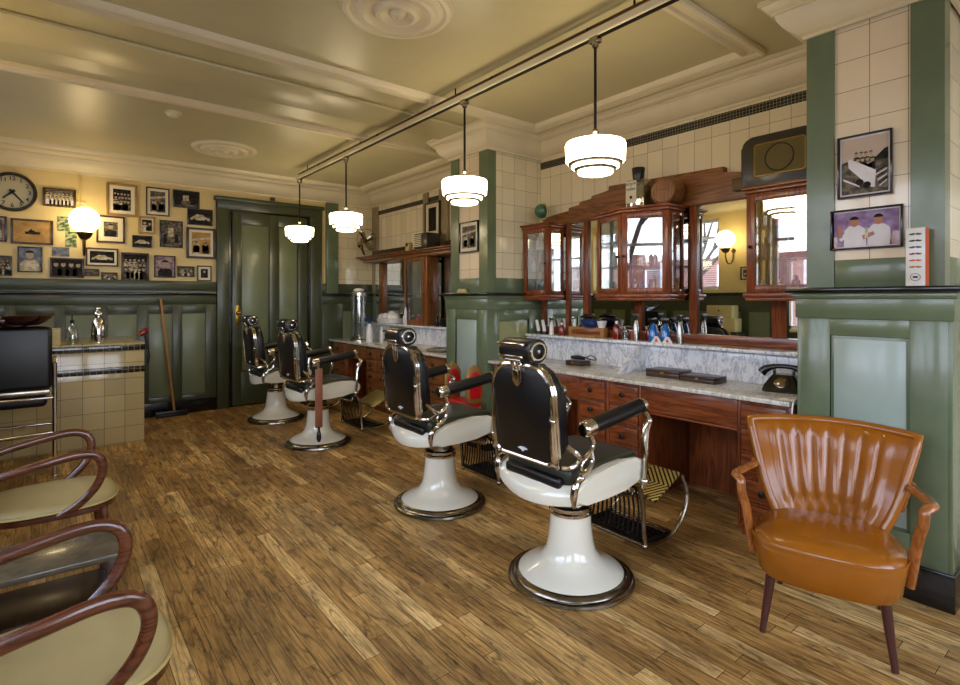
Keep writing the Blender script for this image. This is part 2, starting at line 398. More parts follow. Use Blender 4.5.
# left wall with two openings, front wall with one
def wall_open(b, fixed0, fixed1, axis, a0, a1, holes, z1=H):
    def bx(p, q, r, s):
        if q - p < 1e-4 or s - r < 1e-4: return
        if axis == 'y': b.box(fixed0, fixed1, p, q, r, s)
        else: b.box(p, q, fixed0, fixed1, r, s)
    cur = a0
    for (h0, h1, g0, g1) in holes:
        bx(cur, h0, 0, z1); bx(h0, h1, 0, g0); bx(h0, h1, g1, z1); cur = h1
    bx(cur, a1, 0, z1); return b
LH = [(-1.2, .6, .95, 2.72), (1.0, 3.35, .95, 2.72), (4.35, 6.9, 1.55, 2.72)]
FH = [(-.3, 1.5, .7, 2.7), (1.75, 3.6, .7, 2.7)]
struct('wall_left', wall_open(B(), XL - .2, XL, 'y', YF - .2, YB, LH), M['plaster'])
struct('wall_front', wall_open(B(), YF - .2, YF, 'x', XL, XR, FH), M['plaster'])
def window(name, axis, f0, f1, a0, a1, z0, z1, nv, blinds=False):
    def bb(b, p, q, r, s, d0=f0 + .05, d1=f0 + .1, mi=0):
        return b.box(d0, d1, p, q, r, s, mi=mi) if axis == 'y' else b.box(p, q, d0, d1, r, s, mi=mi)
    fr = B()
    bb(fr, a0, a0 + .05, z0, z1); bb(fr, a1 - .05, a1, z0, z1); bb(fr, a0, a1, z0, z0 + .06); bb(fr, a0, a1, z1 - .06, z1)
    for i in range(1, nv):
        c = a0 + (a1 - a0) * i / nv; bb(fr, c - .025, c + .025, z0, z1)
    bb(fr, a0, a1, z0 + (z1 - z0) * .72, z0 + (z1 - z0) * .72 + .04)
    root = struct(name, fr, M['white'])
    obj('window_pane', bb(B(), a0 + .02, a1 - .02, z0 + .02, z1 - .02, f0 + .072, f0 + .078), M['wglass'], root)
    if blinds:
        sl = B(); z = z0 + .05
        while z < z1 - .05:
            bb(sl, a0 + .06, a1 - .06, z, z + .003, f0 + .13, f0 + .155); z += .035
        o = obj('window_blind', sl, M['blind'], root); o['kind'] = 'stuff'
    return root
window('window_1', 'y', XL - .2, XL, *LH[0], 2); window('window_2', 'y', XL - .2, XL, *LH[1], 3); window('window_3', 'y', XL - .2, XL, *LH[2], 3, True)
window('window_4', 'x', YF - .2, YF, *FH[0], 2); window('window_5', 'x', YF - .2, YF, *FH[1], 2)
# left wall dado
b = B(); b.box(XL, XL + .03, YF, 7.45, 0, .92).box(XL, XL + .03, 3.4, 7.45, .92, 1.5).box(XL, XL + .06, 3.4, 7.45, 1.46, 1.5, mi=1)
for i in range(9): b.box(XL + .03, XL + .036, 3.55 + i * .43, 3.85 + i * .43, .25, 1.2, mi=2)
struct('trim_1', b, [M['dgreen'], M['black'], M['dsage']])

# pillars: (y0, y1)
PX = 3.17
def pillar(name, y0, y1, n):
    b = B()
    yc0, yc1 = y0 + .155, y1 - .14
    b.box(PX + .012, XR, y0 + .012, y1 - .012, 0, H, mi=1)                   # tiled core, seen front
    w = .105
    b.prism([(PX, y0), (PX + w, y0), (PX + w, y0 + .03), (PX + .03, y0 + .03), (PX + .03, y0 + w + .02), (PX, y0 + w + .02)], 1.46, 2.80, 'z')
    b.prism([(PX, y1), (PX, y1 - w - .024), (PX + .03, y1 - w - .024), (PX + .03, y1 - .03), (PX + w, y1 - .03), (PX + w, y1)], 1.46, 2.80, 'z')
    b.box(PX + .004, PX + .03, y0 + w + .021, y1 - w - .025, 1.46, 1.60, .003)
    b.box(PX + w + .001, XR, y0 + .004, y0 + .03, 1.46, 1.60, .003); b.box(PX + w + .001, XR, y1 - .03, y1 - .004, 1.46, 1.60, .003)
    root = struct(name, b, [M['green'], M['tile_yp']])
    s = B().box(PX + w, XR, y0 + .008, y0 + .014, 1.60, H).box(PX + w, XR, y1 - .014, y1 - .008, 1.60, H)
    obj('side_tiling', s, M['tile_xp'], root)
    # lower panelled body
    c = B(); X0 = PX - .02
    c.box(X0, XR, y0 - .02, y1 + .02, .16, 1.42, .004)
    c.box(X0 - .022, XR, y0 - .042, y1 + .042, 1.30, 1.425, .006).box(X0 - .034, XR, y0 - .054, y1 + .054, 1.40, 1.432, .008)
    # stiles round the recessed panel
    for p, q, r, s_ in ((y0 - .02, y0 + .12, .16, 1.3), (y1 - .12, y1 + .02, .16, 1.3), (y0 + .12, y1 - .12, 1.215, 1.3), (y0 + .12, y1 - .12, .16, .3)):
        c.box(X0 - .014, X0 + .004, p, q, r, s_, .003)
    for p, q, r, s_ in ((X0 - .014, X0 + .13, .16, 1.3), (XR - .2, XR, .16, 1.3), (X0 + .13, XR - .2, 1.2, 1.3), (X0 + .13, XR - .2, .16, .3)):
        c.box(p, q, y0 - .034, y0 - .016, r, s_, .003); c.box(p, q, y1 + .016, y1 + .034, r, s_, .003)
    obj('lower_body', c, M['green'], root)
    obj('inset_panel', B().box(X0 - .004, X0 + .01, y0 + .135, y1 - .135, .315, 1.2, .003), M['sage'], root)
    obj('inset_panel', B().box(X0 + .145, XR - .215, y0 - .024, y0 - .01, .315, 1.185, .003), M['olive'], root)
    obj('ledge', B().box(X0 - .06, XR, y0 - .08, y1 + .08, 1.432, 1.46, .008), M['black'], root)
    obj('plinth', B().box(X0 - .03, XR, y0 - .045, y1 + .045, 0, .17, .006), M['black'], root)
NP = (.58, 1.150); FP = (3.84, 4.42)
pillar('wall_pillar_near', *NP, 1); pillar('wall_pillar_far', *FP, 2)

# cornice following the walls and round the pillars
PS = .84
prof = [(0, 2.79), (.018, 2.79), (.018, 2.808), (.034, 2.814), (.05, 2.825), (.075, 2.838), (.105, 2.862), (.128, 2.895), (.138, 2.925), (.152, 2.925), (.152, 2.94), (.172, 2.945), (.19, 2.962), (.196, 2.975), (.212, 2.975), (.212, 3.0), (0, 3.0)]
prof = [(o * PS, z) for o, z in prof]
path = [(XL, YB), (XR, YB), (XR, FP[1]), (PX, FP[1]), (PX, FP[0]), (XR, FP[0]), (XR, NP[1]), (PX, NP[1]), (PX, NP[0]), (XR, NP[0]), (XR, YF), (XL, YF)]
def sweep(path, prof, closed=True):
    n = len(path); rings = []
    for i in range(n):
        p = Vector(path[i]); a = Vector(path[i - 1]); c = Vector(path[(i + 1) % n])
        d0 = (p - a).normalized(); d1 = (c - p).normalized()
        n0 = Vector((d0.y, -d0.x)); n1 = Vector((d1.y, -d1.x))
        mt = (n0 + n1); mt = mt / max(mt.dot(n0), 1e-6)
        rings.append([(p.x + mt.x * o, p.y + mt.y * o, z) for o, z in prof])
    b = B(); m = len(prof); vs = [q for r in rings for q in r]; fs = []
    for i in range(n):
        j = (i + 1) % n
        for k in range(m - 1): fs.append((i * m + k, j * m + k, j * m + k + 1, i * m + k + 1))
    return b.add(vs, fs)
struct('trim_2', sweep(path, prof), M['cornice'], ang=40)
# ceiling coffers: moulded rectangles, plus shallow beams in line with the pillars
cm = [(0, 3.0), (0, 2.972), (-.012, 2.962), (-.026, 2.968), (-.038, 2.988), (-.078, 2.988), (-.086, 2.970), (-.104, 2.962), (-.118, 2.976), (-.126, 3.0)]
def coffer(name, x0, x1, y0, y1):
    struct(name, sweep([(x0, y0), (x1, y0), (x1, y1), (x0, y1)], cm), M['cornice'], ang=40)
coffer('trim_3', -.72, 3.59, 1.54, 3.64); coffer('trim_4', -.72, 3.59, 4.80, 7.18); coffer('trim_5', -.72, 3.59, -1.6, .3)
struct('trim_6', B().box(XL, PX, 3.95, 4.40, 2.972, 3.0, .012), M['ceil']); struct('trim_7', B().box(XL, PX, .66, 1.1, 2.972, 3.0, .012), M['ceil'])
# mosaic bands and strips on the right wall
struct('trim_8', B().box(XR - .004, XR, NP[1], FP[0], 2.700, 2.769), M['mosaic'])
struct('trim_9', B().box(XR - .006, XR, FP[1], YB, 2.66, 2.72), M['black'])
b = B()
for y0, y1, z0, z1 in ((7.25, 7.42, 1.5, 2.79), (5.88, 5.99, 2.0, 2.79), (5.42, 5.62, 2.0, 2.79)): b.box(XR - .03, XR, y0, y1, z0, z1, .005)
struct('trim_10', b, M['taupe'])
# dado on the right wall
struct('trim_11', B().box(XR - .02, XR, NP[1], FP[0], 0, 1.5).box(XR - .02, XR, FP[1], YB, 0, 1.5), M['green'])
# ------------------------------------------------------------------ back wall dado, door, pilaster
DB = YB - .03
def dado(name, x0, x1, panels, zt=1.2):
    b = B(); b.box(x0, x1, DB, YB, 0, 1.62)
    b.box(x0, x1, DB - .012, DB + .002, 1.50, 1.62, .003)
    b.box(x0, x1, DB - .014, DB, 1.335, 1.452, .004)
    cur = x0
    for p, q in panels:
        b.box(cur, p, DB - .014, DB, .16, 1.335, .003); b.box(p, q, DB - .014, DB, 1.225, 1.335, .003); b.box(p, q, DB - .014, DB, .16, .22, .003); cur = q
    b.box(cur, x1, DB - .014, DB, .16, 1.335, .003)
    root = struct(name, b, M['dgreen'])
    for p, q in panels: obj('inset_panel', B().box(p + .008, q - .008, DB - .006, DB + .002, .228, 1.217, .003), M['dsage'], root)
    obj('ledge', B().box(x0, x1, DB - .05, YB, 1.452, 1.478, .006), M['black'], root)
    obj('plinth', B().box(x0, x1, DB - .03, YB, 0, .16, .005), M['black'], root)
dado('trim_12', XL, 1.655, [(-.65, -.36), (-.27, .05), (.137, .433), (.517, .807), (.918, 1.169), (1.266, 1.534)])
dado('trim_13', 3.04, XR, [(3.36, 3.7)])
struct('trim_14', B().box(3.11, 3.29, YB - .06, YB, 1.478, 2.79, .01), M['green'])
b = B().box(1.66, 1.80, YB - .07, YB, 0, 2.70, .01).box(2.87, 3.04, YB - .07, YB, 0, 2.70, .01).box(1.66, 3.04, YB - .075, YB, 2.55, 2.70, .01)
b.box(1.63, 3.07, YB - .1, YB, 2.66, 2.71, .01)
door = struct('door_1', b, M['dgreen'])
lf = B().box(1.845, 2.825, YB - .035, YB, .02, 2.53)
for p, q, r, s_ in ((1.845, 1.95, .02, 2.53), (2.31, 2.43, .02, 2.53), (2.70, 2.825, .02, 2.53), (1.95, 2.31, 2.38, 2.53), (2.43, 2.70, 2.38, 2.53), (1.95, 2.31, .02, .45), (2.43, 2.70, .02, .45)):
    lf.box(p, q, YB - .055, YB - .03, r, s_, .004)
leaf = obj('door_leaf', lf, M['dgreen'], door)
obj('door_panel', B().box(1.965, 2.295, YB - .042, YB - .03, .47, 2.365, .004), M['dsage'], leaf); obj('door_panel', B().box(2.445, 2.685, YB - .042, YB - .03, .47, 2.365, .004), M['dsage'], leaf)
kn = B().box(1.88, 1.93, YB - .06, YB - .05, 1.05, 1.32, .004).cyl((1.905, YB - .06, 1.22), (1.905, YB - .1, 1.22), .012).sphere((1.905, YB - .115, 1.22), .03)
obj('door_knob', kn, M['brass'], leaf)
struct('trim_15', B().box(1.80, 2.87, YB - .01, YB - .001, 0, 2.55), M['black'])

# ------------------------------------------------------------------ ceiling roses, track, pendants
def rose(name, x, y, r, label):
    p = [(0.0, -.035), (.03 * r, -.05), (.10 * r, -.045), (.16 * r, -.02), (.24 * r, -.03), (.30 * r, -.045), (.38 * r, -.04), (.43 * r, -.018), (.52 * r, -.022), (.60 * r, -.04), (.68 * r, -.036), (.72 * r, -.016), (.82 * r, -.014), (.88 * r, -.026), (.95 * r, -.022), (r, 0)]
    o = one(name, B().lathe([(a, z) for a, z in p], (0, 0, 0), 48), M['cornice'], label, 'ceiling rose', (x, y, H), group='plaster ceiling roses')
rose('ceiling_rose', 1.50, 2.60, .31, 'large ringed plaster ceiling rose at the top of the photo')
rose('ceiling_rose', 1.46, 6.17, .32, 'ringed plaster ceiling rose towards the back wall')
one('smoke_detector', B().lathe([(.065, 0), (.065, -.01), (.05, -.015), (.045, -.035), (.02, -.042), (0, -.042)], (0, 0, 0), 24), M['cornice'], 'small round white detector on the ceiling left of the far rose', 'detector', (.83, 5.24, H))
TX = 2.36
tr = thing('lighting_track', 'long pale conduit and dark pipe hung under the ceiling carrying the pendant lamps', 'lighting track', (TX, 4.2, 0))
obj('rail', B().box(-.026, .022, -2.9, 2.28, 2.848, 2.888, .004), M['cornice'], tr)
obj('rail_underside_shade', B().box(-.010, .016, -2.9, 2.275, 2.843, 2.849), M['iron'], tr)  # dark strip stands in for the shadow along the rail's underside
obj('pipe', B().cyl((.05, -2.9, 2.945), (.05, 2.40, 2.945), .009, seg=10), M['bronze'], tr)
for y in (-2.2, -1.35, -.5, .3, 1.0, 1.7, 2.2):
    bb = B().cyl((.0, y, 2.87), (.03, y, 2.94), .006, seg=8)
    obj('bracket', bb, M['iron'], tr)
for y in (-2.5, -.9, .7, 2.1): obj('ceiling_hook', B().cyl((.05, y, 2.95), (.05, y, 2.999), .006, seg=8), M['iron'], tr)
def pendant(y, label, zb=2.09):
    t = thing('pendant_lamp', label, 'pendant lamp', (TX, y, 0), group='opal glass pendant lamps on the track')
    obj('stem', B().cyl((0, 0, zb + .235), (0, 0, 2.838), .008, seg=10), M['iron'], t)
    obj('track_clip', B().box(-.022, .022, -.03, .03, 2.815, 2.850, .004).lathe([(.012, 2.79), (.02, 2.80), (.02, 2.82), (.012, 2.83)], (0, 0, 0), 14), M['oldchrome'], t)
    obj('gallery', B().lathe([(.012, zb + .25), (.02, zb + .235), (.014, zb + .22), (.05, zb + .20), (.055, zb + .185), (0, zb + .185)], (0, 0, 0), 20), M['oldchrome'], t)
    sh = obj('shade', B().lathe([(.0, zb + .001), (.08, zb), (.094, zb + .004), (.098, zb + .010), (.098, zb + .020)], (0, 0, 0), 40)
             .lathe([(.098, zb + .032), (.122, zb + .032), (.130, zb + .038), (.130, zb + .050)], (0, 0, 0), 40)
             .lathe([(.130, zb + .062), (.152, zb + .062), (.161, zb + .072), (.166, zb + .158), (.160, zb + .172), (.12, zb + .182), (.05, zb + .186), (0, zb + .186)], (0, 0, 0), 40), M['opal'], t)
    obj('groove_shading', B().lathe([(.085, zb + .016), (.110, zb + .022), (.118, zb + .031), (.09, zb + .034)], (0, 0, 0), 40).lathe([(.118, zb + .047), (.140, zb + .052), (.150, zb + .061), (.12, zb + .064)], (0, 0, 0), 40), M['ringgrey'], sh)  # unlit grey rings stand in for shading between the glowing tiers
    return t
p0 = pendant(1.92, 'stepped opal glass pendant lamp nearest the camera, in front of the mirror wall')
for y, l in ((3.12, 'stepped opal glass pendant lamp hanging in front of the far green pillar'), (5.12, 'stepped opal glass pendant lamp in front of the back corner pilaster'), (6.42, 'smallest stepped opal pendant lamp, hanging before the green door')):
    dup(p0, (TX, y, 0), label=l)

def wall_lamp(name, x, y, z, face, label):
    t = thing(name, label, 'wall lamp', (x, y, z), face, 'opal globe wall lamps')   # faces local -y, wall at y=0
    obj('globe', B().sphere((0, -.27, 0), .14, seg=32), M['opal2'], t)
    obj('holder', B().lathe([(.02, -.21), (.05, -.19), (.07, -.15), (.074, -.132), (0, -.13)], (0, -.27, 0), 20), M['bronze'], t)
    obj('arm', B().tube([(0, -.27, -.20), (0, -.26, -.28), (0, -.2, -.36), (0, -.1, -.36), (0, -.03, -.28), (0, -.02, -.12)], .011, 10), M['bronze'], t)
    obj('backplate', B().lathe([(.035, 0), (.035, .012), (.02, .03), (0, .03)], (0, 0, 0), 20, M=Matrix.Translation((0, -.002, -.16)) @ Matrix.Rotation(PI / 2, 4, 'X')), M['bronze'], t)
wall_lamp('wall_lamp', .30, YB, 2.25, 0, 'lit white globe lamp on a curved bracket among the wall photographs')
wall_lamp('wall_lamp', XL, 4.1, 2.32, -PI / 2 + PI, 'lit white globe lamp on the left wall seen in the mirror')
one('wire_conduit', B().cyl((-.012, 0, 0), (-.012, 0, .42), .006, seg=8).cyl((.012, 0, 0), (.012, 0, .42), .006, seg=8).box(-.05, .05, -.008, .008, .10, .112), M['plaster'], 'thin pale conduit running up the wall above the globe lamp', 'conduit', (.27, YB - .01, 2.37))
one('door_sensor', B().box(-.03, .03, -.02, .02, -.02, .02, .004), M['bronze'], 'tiny dark sensor on the wall above the green door', 'sensor', (2.36, YB - .02, 2.75))

# ------------------------------------------------------------------ barber chairs (front = local +x)
def rrect(cx, cy, w, h, r, n=6, top=None):
    out = []
    rt = top if top is not None else r
    for sx, sy, a0, rr in ((1, 1, 0, rt), (-1, 1, PI / 2, rt), (-1, -1, PI, r), (1, -1, 1.5 * PI, r)):
        for k in range(n + 1):
            a = a0 + PI / 2 * k / n
            out.append((cx + sx * (w / 2 - rr) + rr * math.cos(a), cy + sy * (h / 2 - rr) + rr * math.sin(a)))
    return out
def barber_chair(label, loc, rz):
    t = thing('barber_chair', label, 'barber chair', loc, rz, 'vintage barber chairs')
    base = obj('base', B().lathe([(.255, .035), (.262, .045), (.25, .055), (.22, .07), (.18, .088), (.145, .112), (.122, .15), (.112, .20), (.104, .27), (.10, .335), (.0, .335)], (0, 0, 0), 48), M['enamel'], t)
    obj('base_ring', B().lathe([(.255, 0), (.305, 0), (.315, .008), (.312, .02), (.298, .027), (.29, .026), (.285, .034), (.272, .044), (.258, .046), (.25, .03)], (0, 0, 0), 56), M['oldchrome'], base)
    obj('collar', B().lathe([(.10, .325), (.108, .33), (.109, .342), (.103, .35), (.106, .356), (.106, .368), (.098, .376), (.085, .378)], (0, 0, 0), 36), M['chrome'], base)
    obj('piston', B().cyl((0, 0, .33), (0, 0, .47), .082, seg=28), M['oldchrome'], t)
    fr = B().box(-.16, .32, -.20, .20, .455, .475, .005).cyl((.30, -.235, .47), (.30, .235, .47), .012)
    for s in (-1, 1): fr.tube([(-.15, s * .23, .47), (.05, s * .235, .462), (.33, s * .235, .47)], .012, 8)
    obj('seat_frame', fr, M['iron'], t)
    # enamel side wings and bowed rear apron
    out = [(-.155, .462), (-.158, .50), (-.15, .545), (-.11, .572), (-.03, .598), (.08, .618), (.20, .628), (.30, .622), (.355, .603), (.385, .57), (.39, .53), (.372, .497), (.33, .478), (.20, .462), (.05, .452), (-.08, .452)]
    for s in (-1, 1):
        obj('side_panel', B().prism([(x, .462 + (z - .462) * .88) for x, z in out], s * .225, s * .272, 'y', bev=.018, seg=3), M['enamel'], t)
    def apron(side):
        def fn(u, v):
            y = (u - .5) * .51; k = 1 - (2 * u - 1) ** 2
            zb = .462 - .03 * k; zt = .548 - .022 * k
            x = -.162 - .055 * k - .018 * math.sin(PI * v) + (.05 if side else 0) * 1 + .03 * v
            return (x, y, zb + (zt - zb) * v)
        return fn
    ap = B().grid(apron(0), 16, 6).grid(apron(1), 16, 6)
    n = 17 * 7
    edge = [i * 7 for i in range(17)] + [16 * 7 + j for j in range(1, 7)] + [i * 7 + 6 for i in range(15, -1, -1)] + [j for j in range(5, 0, -1)]
    for i in range(len(edge)):
        a, c = edge[i], edge[(i + 1) % len(edge)]; ap.f.append([a, c, c + n, a + n]); ap.m.append(0)
    obj('rear_panel', ap, M['enamel'], t)
    for s in (-1, 1):
        cl = B().tube([(-.11, s * .262, .585), (-.155, s * .268, .56), (-.168, s * .266, .51), (-.160, s * .262, .458)], [.012, .018, .017, .008], 10)
        cl.sphere((-.12, s * .268, .585), .018, seg=12)
        obj('corner_clip', cl, M['chrome'], t)
    # seat cushion
    obj('seat', B().box(-.15, .375, -.222, .222, .52, .618, .03, seg=4), M['seatleather'], t)
    obj('seat_back_edge', B().box(-.19, -.14, -.19, .19, .52, .575, .02, seg=3), M['leather'], t)
    # back: built upright, then raked
    Rk = Matrix.Translation((-.205, 0, .625)) @ Matrix.Rotation(math.radians(-4.5), 4, 'Y') @ Matrix.Diagonal((1, .89, .885, 1))
    outl = rrect(0, .27, .455, .50, .06, 8, top=.15)
    bk = B().prism(outl, -.022, .012, 'x', bev=.01, M=Rk)
    back = obj('backrest', bk, M['leather'], t)
    obj('cushion', B().prism(rrect(0, .275, .42, .48, .06, 8, top=.14), .010, .095, 'x', bev=.032, M=Rk, seg=4), M['leather'], back)
    ring = [Rk @ Vector((-.012, p, q)) for p, q in rrect(0, .27, .465, .51, .06, 8, top=.15)]
    trim = B().tube(ring, .014, 8, closed=True, raw=True)
    ring2 = [Rk @ Vector((.004, p, q)) for p, q in rrect(0, .27, .475, .515, .06, 8, top=.155)]
    trim.tube(ring2, .010, 8, closed=True, raw=True)
    for s in (-1, 1):
        trim.tube([Rk @ Vector(p) for p in ((-.015, s * .225, .36), (-.022, s * .228, .22), (-.018, s * .225, .06), (.01, s * .22, .0))], [.010, .014, .014, .010], 8)
        trim.sphere(Rk @ Vector((-.02, s * .236, .255)), .014, seg=12)
    obj('back_trim', trim, M['chrome'], back)
    em = B().prism([(-.035, .515), (.035, .515), (.034, .44), (.02, .42), (0, .408), (-.02, .42), (-.034, .44)], -.040, -.022, 'x', bev=.004, M=Rk)
    em.prism([(-.02, .50), (.02, .50), (.02, .45), (0, .43), (-.02, .45)], -.046, -.038, 'x', bev=.003, M=Rk)
    obj('head_bracket', em, M['chrome'], back)
    obj('badge', B().prism([(-.038, .068), (-.01, .06), (0, .05), (.01, .06), (.038, .068), (.012, .076), (-.012, .076)], -.028, -.021, 'x', M=Rk), M['white_print'], back)
    hr = B().prism(rrect(.012, .60, .125, .125, .045, 6), -.115, .115, 'y', bev=.012, M=Rk)
    head = obj('headrest', hr, M['leather'], back)
    hc = B()
    for sg in (-1, 1):
        hc.lathe([(.040, .0), (.050, .0), (.052, .005), (.048, .009), (.040, .009)], (0, 0, 0), 24, M=Rk @ Matrix.Translation((.012, sg * .116, .60)) @ Matrix.Rotation(-sg * PI / 2, 4, 'X'), caps=False)
        hc.lathe([(0, .001), (.012, .001), (.010, .012), (0, .014)], (0, 0, 0), 14, M=Rk @ Matrix.Translation((.012, sg * .116, .60)) @ Matrix.Rotation(-sg * PI / 2, 4, 'X'), caps=False)
    hc.box(-.074, -.056, -.09, .09, .570, .585, .003, M=Rk).box(-.072, -.050, -.10, .10, .635, .652, .004, M=Rk)
    hc.tube([Rk @ Vector(p) for p in ((-.032, -.02, .50), (-.045, -.02, .54), (-.04, -.02, .58))], .009, 8).tube([Rk @ Vector(p) for p in ((-.032, .02, .50), (-.045, .02, .54), (-.04, .02, .58))], .009, 8)
    hc.cyl(Rk @ Vector((-.05, -.06, .556)), Rk @ Vector((-.05, .06, .556)), .010)
    obj('headrest_fittings', hc, M['chrome'], head)
    # arms
    for s in (-1, 1):
        y = s * .275
        pad = obj('armrest', B().tube([(-.085, y, .808), (-.02, y, .818), (.15, y, .842), (.32, y, .866)], [.033, .037, .037, .036], 16), M['leather'], t)
        ca = B().tube([(-.12, y, .803), (-.105, y, .805), (-.055, y, .812)], [.028, .038, .0385], 16)
        ca.tube([(-.07, y, .785), (-.045, y, .73), (-.075, y, .69), (-.12, y, .675), (-.155, y * .99, .70), (-.19, y * .9, .735)], [.011, .012, .011, .012, .012, .010], 9)
        ca.tube([(-.06, y, .70), (-.055, y, .655), (-.085, y, .615), (-.13, y, .598)], [.011, .012, .013, .012], 9)
        ca.tube([(-.12, y, .675), (-.175, y * .97, .645), (-.215, y * .86, .64)], [.010, .012, .010], 9)
        ca.tube([(-.10, y * .99, .672), (-.125, y * .99, .64), (-.105, y * .99, .61)], .009, 9)
        obj('arm_bracket', ca, M['chrome'], pad)
        ca = B().tube([(.305, y, .862), (.325, y, .866), (.335, y, .866)], [.037, .039, .026], 16)
        ca.tube([(.325, y, .845), (.365, y, .81), (.385, y, .775), (.365, y, .735), (.345, y * 1.03, .67), (.335, y * 1.06, .60), (.325, y * 1.06, .50), (.33, y * 1.02, .45)], [.010, .012, .015, .013, .013, .013, .012, .014], 9)
        ca.tube([(.385, y, .775), (.35, y, .76), (.335, y, .70), (.335, y * 1.03, .64)], .008, 8)
        ca.sphere((.385, y, .778), .019, seg=12).sphere((.327, y * 1.05, .485), .022, seg=12)
        obj('arm_post', ca, M['chrome'], pad)
    # foot rest: curved side bars, latticed lower step, hinged upper plate
    ft = B()
    for s in (-1, 1):
        y = s * .215
        ft.tube([(.33, y, .455), (.385, y, .42), (.415, y, .33), (.425, y, .2), (.435, y, .105)], [.014, .013, .013, .012, .014], 9)
        ft.sphere((.435, y, .10), .018, seg=12)
        ft.tube([(.16, y, .455), (.24, y, .42), (.31, y, .40), (.33, y, .43)], .010, 8)
        ft.tube([(.44, y, .10), (.60, y, .088), (.69, y, .105), (.78, y, .17), (.845, y * .97, .28), (.825, y * .88, .39)], [.012, .011, .012, .012, .011, .010], 9)
    ft.cyl((.435, -.215, .10), (.435, .215, .10), .009).cyl((.69, -.215, .105), (.69, .215, .105), .009)
    foot = obj('footrest', ft, M['oldchrome'], t)
    st = B()
    for i in range(10): st.box(.45, .66, -.195 + i * .0425, -.187 + i * .0425, .092, .106)
    for i in range(7): st.box(.45 + i * .0335, .458 + i * .0335, -.195, .195, .0915, .1055)
    for s in (-1, 1): st.box(.44, .68, s * .2 - .007, s * .2 + .007, .085, .115, .003)
    obj('step', st, M['iron'], foot)
    lg = B().box(.405, .418, -.19, .19, .39, .41).box(.405, .418, -.19, .19, .13, .15)
    for i in range(13): lg.tube([(.405, -.18 + i * .03, .40), (.43, -.18 + i * .03, .27), (.412, -.18 + i * .03, .14)], .0055, 6)
    obj('calf_grille', lg, M['iron'], foot)
    PM = Matrix.Translation((.70, 0, .345)) @ Matrix.Rotation(math.radians(-24), 4, 'Y')
    obj('upper_plate', B().box(-.135, .135, -.185, .185, -.006, .006, .004, M=PM), M['plate'], foot)
    for s in (-1, 1): obj('plate_strut', B().cyl((.42, s * .15, .36), (.60, s * .13, .30), .008), M['oldchrome'], foot)
    for o in t.children:
        if o.name.split('.')[0] not in ('base', 'piston'): o.location = (-.045, .05, 0)
    lv = B().tube([(.06, -.10, .45), (.08, -.28, .44), (.10, -.34, .47)], .008, 8).sphere((.10, -.345, .475), .016, seg=12)
    return t
ch = barber_chair('front barber chair with black back, cream enamel base and brass lattice footplate', (2.055, 1.83, 0), math.radians(-1))
dup(ch, (2.095, 3.05, 0), math.radians(-1), 'second barber chair, white pedestal, standing by the far green pillar')
dup(ch, (2.05, 5.08, 0), math.radians(2), 'third barber chair, with a brown strop hanging from its arm')
dup(ch, (2.07, 6.38, 0), math.radians(0), 'farthest barber chair, standing before the green door')
sp = thing('razor_strop', 'brown leather razor strop with dark handle hanging from the third barber chair', 'razor strop', (1.93, 4.765, 0))
obj('strap', B().box(-.035, .035, -.004, .004, .22, .76, .003), M['strop'], sp)
obj('handle', B().tube([(0, 0, .23), (0, 0, .20), (0, 0, .16), (0, 0, .12), (0, 0, .09)], [.012, .01, .02, .022, .012], 12), M['cap'], sp)
obj('hook', B().tube([(0, 0, .755), (0, .0, .79), (.0, .02, .80)], .005, 8), M['chrome'], sp)

# ------------------------------------------------------------------ orange leather armchair (front = local +x)
ac = thing('armchair', 'tan orange leather armchair with fluted back and wooden arms', 'armchair', (2.63, .875, 0), math.radians(197))
def seat_out(k, n=40):
    o = []
    for i in range(n):
        a = 2 * PI * i / n; c, s_ = math.cos(a), math.sin(a)
        e = .62
        o.append(((.275 if c > 0 else .25) * k * math.copysign(abs(c) ** e, c) + .02, (.265 if c > 0 else .25) * k * math.copysign(abs(s_) ** e, s_)))
    return o
def stack(rings, caps=True):
    b = B(); n = len(rings[0]); vs = [p for r in rings for p in r]; fs = []
    for i in range(len(rings) - 1):
        for k in range(n): fs.append((i * n + k, i * n + (k + 1) % n, (i + 1) * n + (k + 1) % n, (i + 1) * n + k))
    if caps: fs.append(list(range(n))[::-1]); fs.append([(len(rings) - 1) * n + k for k in range(n)])
    return b.add(vs, fs)
rs = []
for k, z, d in ((.86, .235, 0), (.93, .230, 0), (.97, .245, 0), (1.0, .30, .0), (1.03, .345, 0), (1.035, .375, 0), (1.015, .388, 0), (.98, .400, 0), (.88, .416, 0), (.7, .429, 0), (.45, .436, 0), (.2, .439, 0), (.03, .440, 0)):
    rs.append([(x, y, z + .012 * x / .27) for x, y in seat_out(k)])
obj('seat', stack(rs), M['orange'], ac, ang=60)
obj('seat_piping', B().tube([(x, y, .378 + .012 * x / .27) for x, y in seat_out(1.037)], .006, 6, closed=True, raw=True), M['orange'], ac)
def back_fn(front):
    def fn(u, v):
        s_ = (u - .5) * 2; z = .41 + v * (.40 - .012 * s_ * s_)
        w = (.205 + .125 * v ** .8)
        y = s_ * w
        curve = .10 * s_ * s_
        x = -.215 - .115 * v + curve
        th = .062 * (1 - .25 * v) * (1 - abs(s_) ** 6 * .55) * (1 - max(0, (v - .9) / .1) ** 2 * .5)
        if front:
            fl = .017 * abs(math.sin(PI * (s_ * 4.8))) * (1 if abs(s_) < .66 else max(0, 1 - (abs(s_) - .66) * 8)) * min(1, v * 5) * min(1, (1.02 - v) * 6)
            x += th * .5 + fl + .012 * math.sin(PI * min(v * 1.4, 1))
        else: x -= th * .5
        return (x, y, z)
    return fn
nu, nv = 96, 16
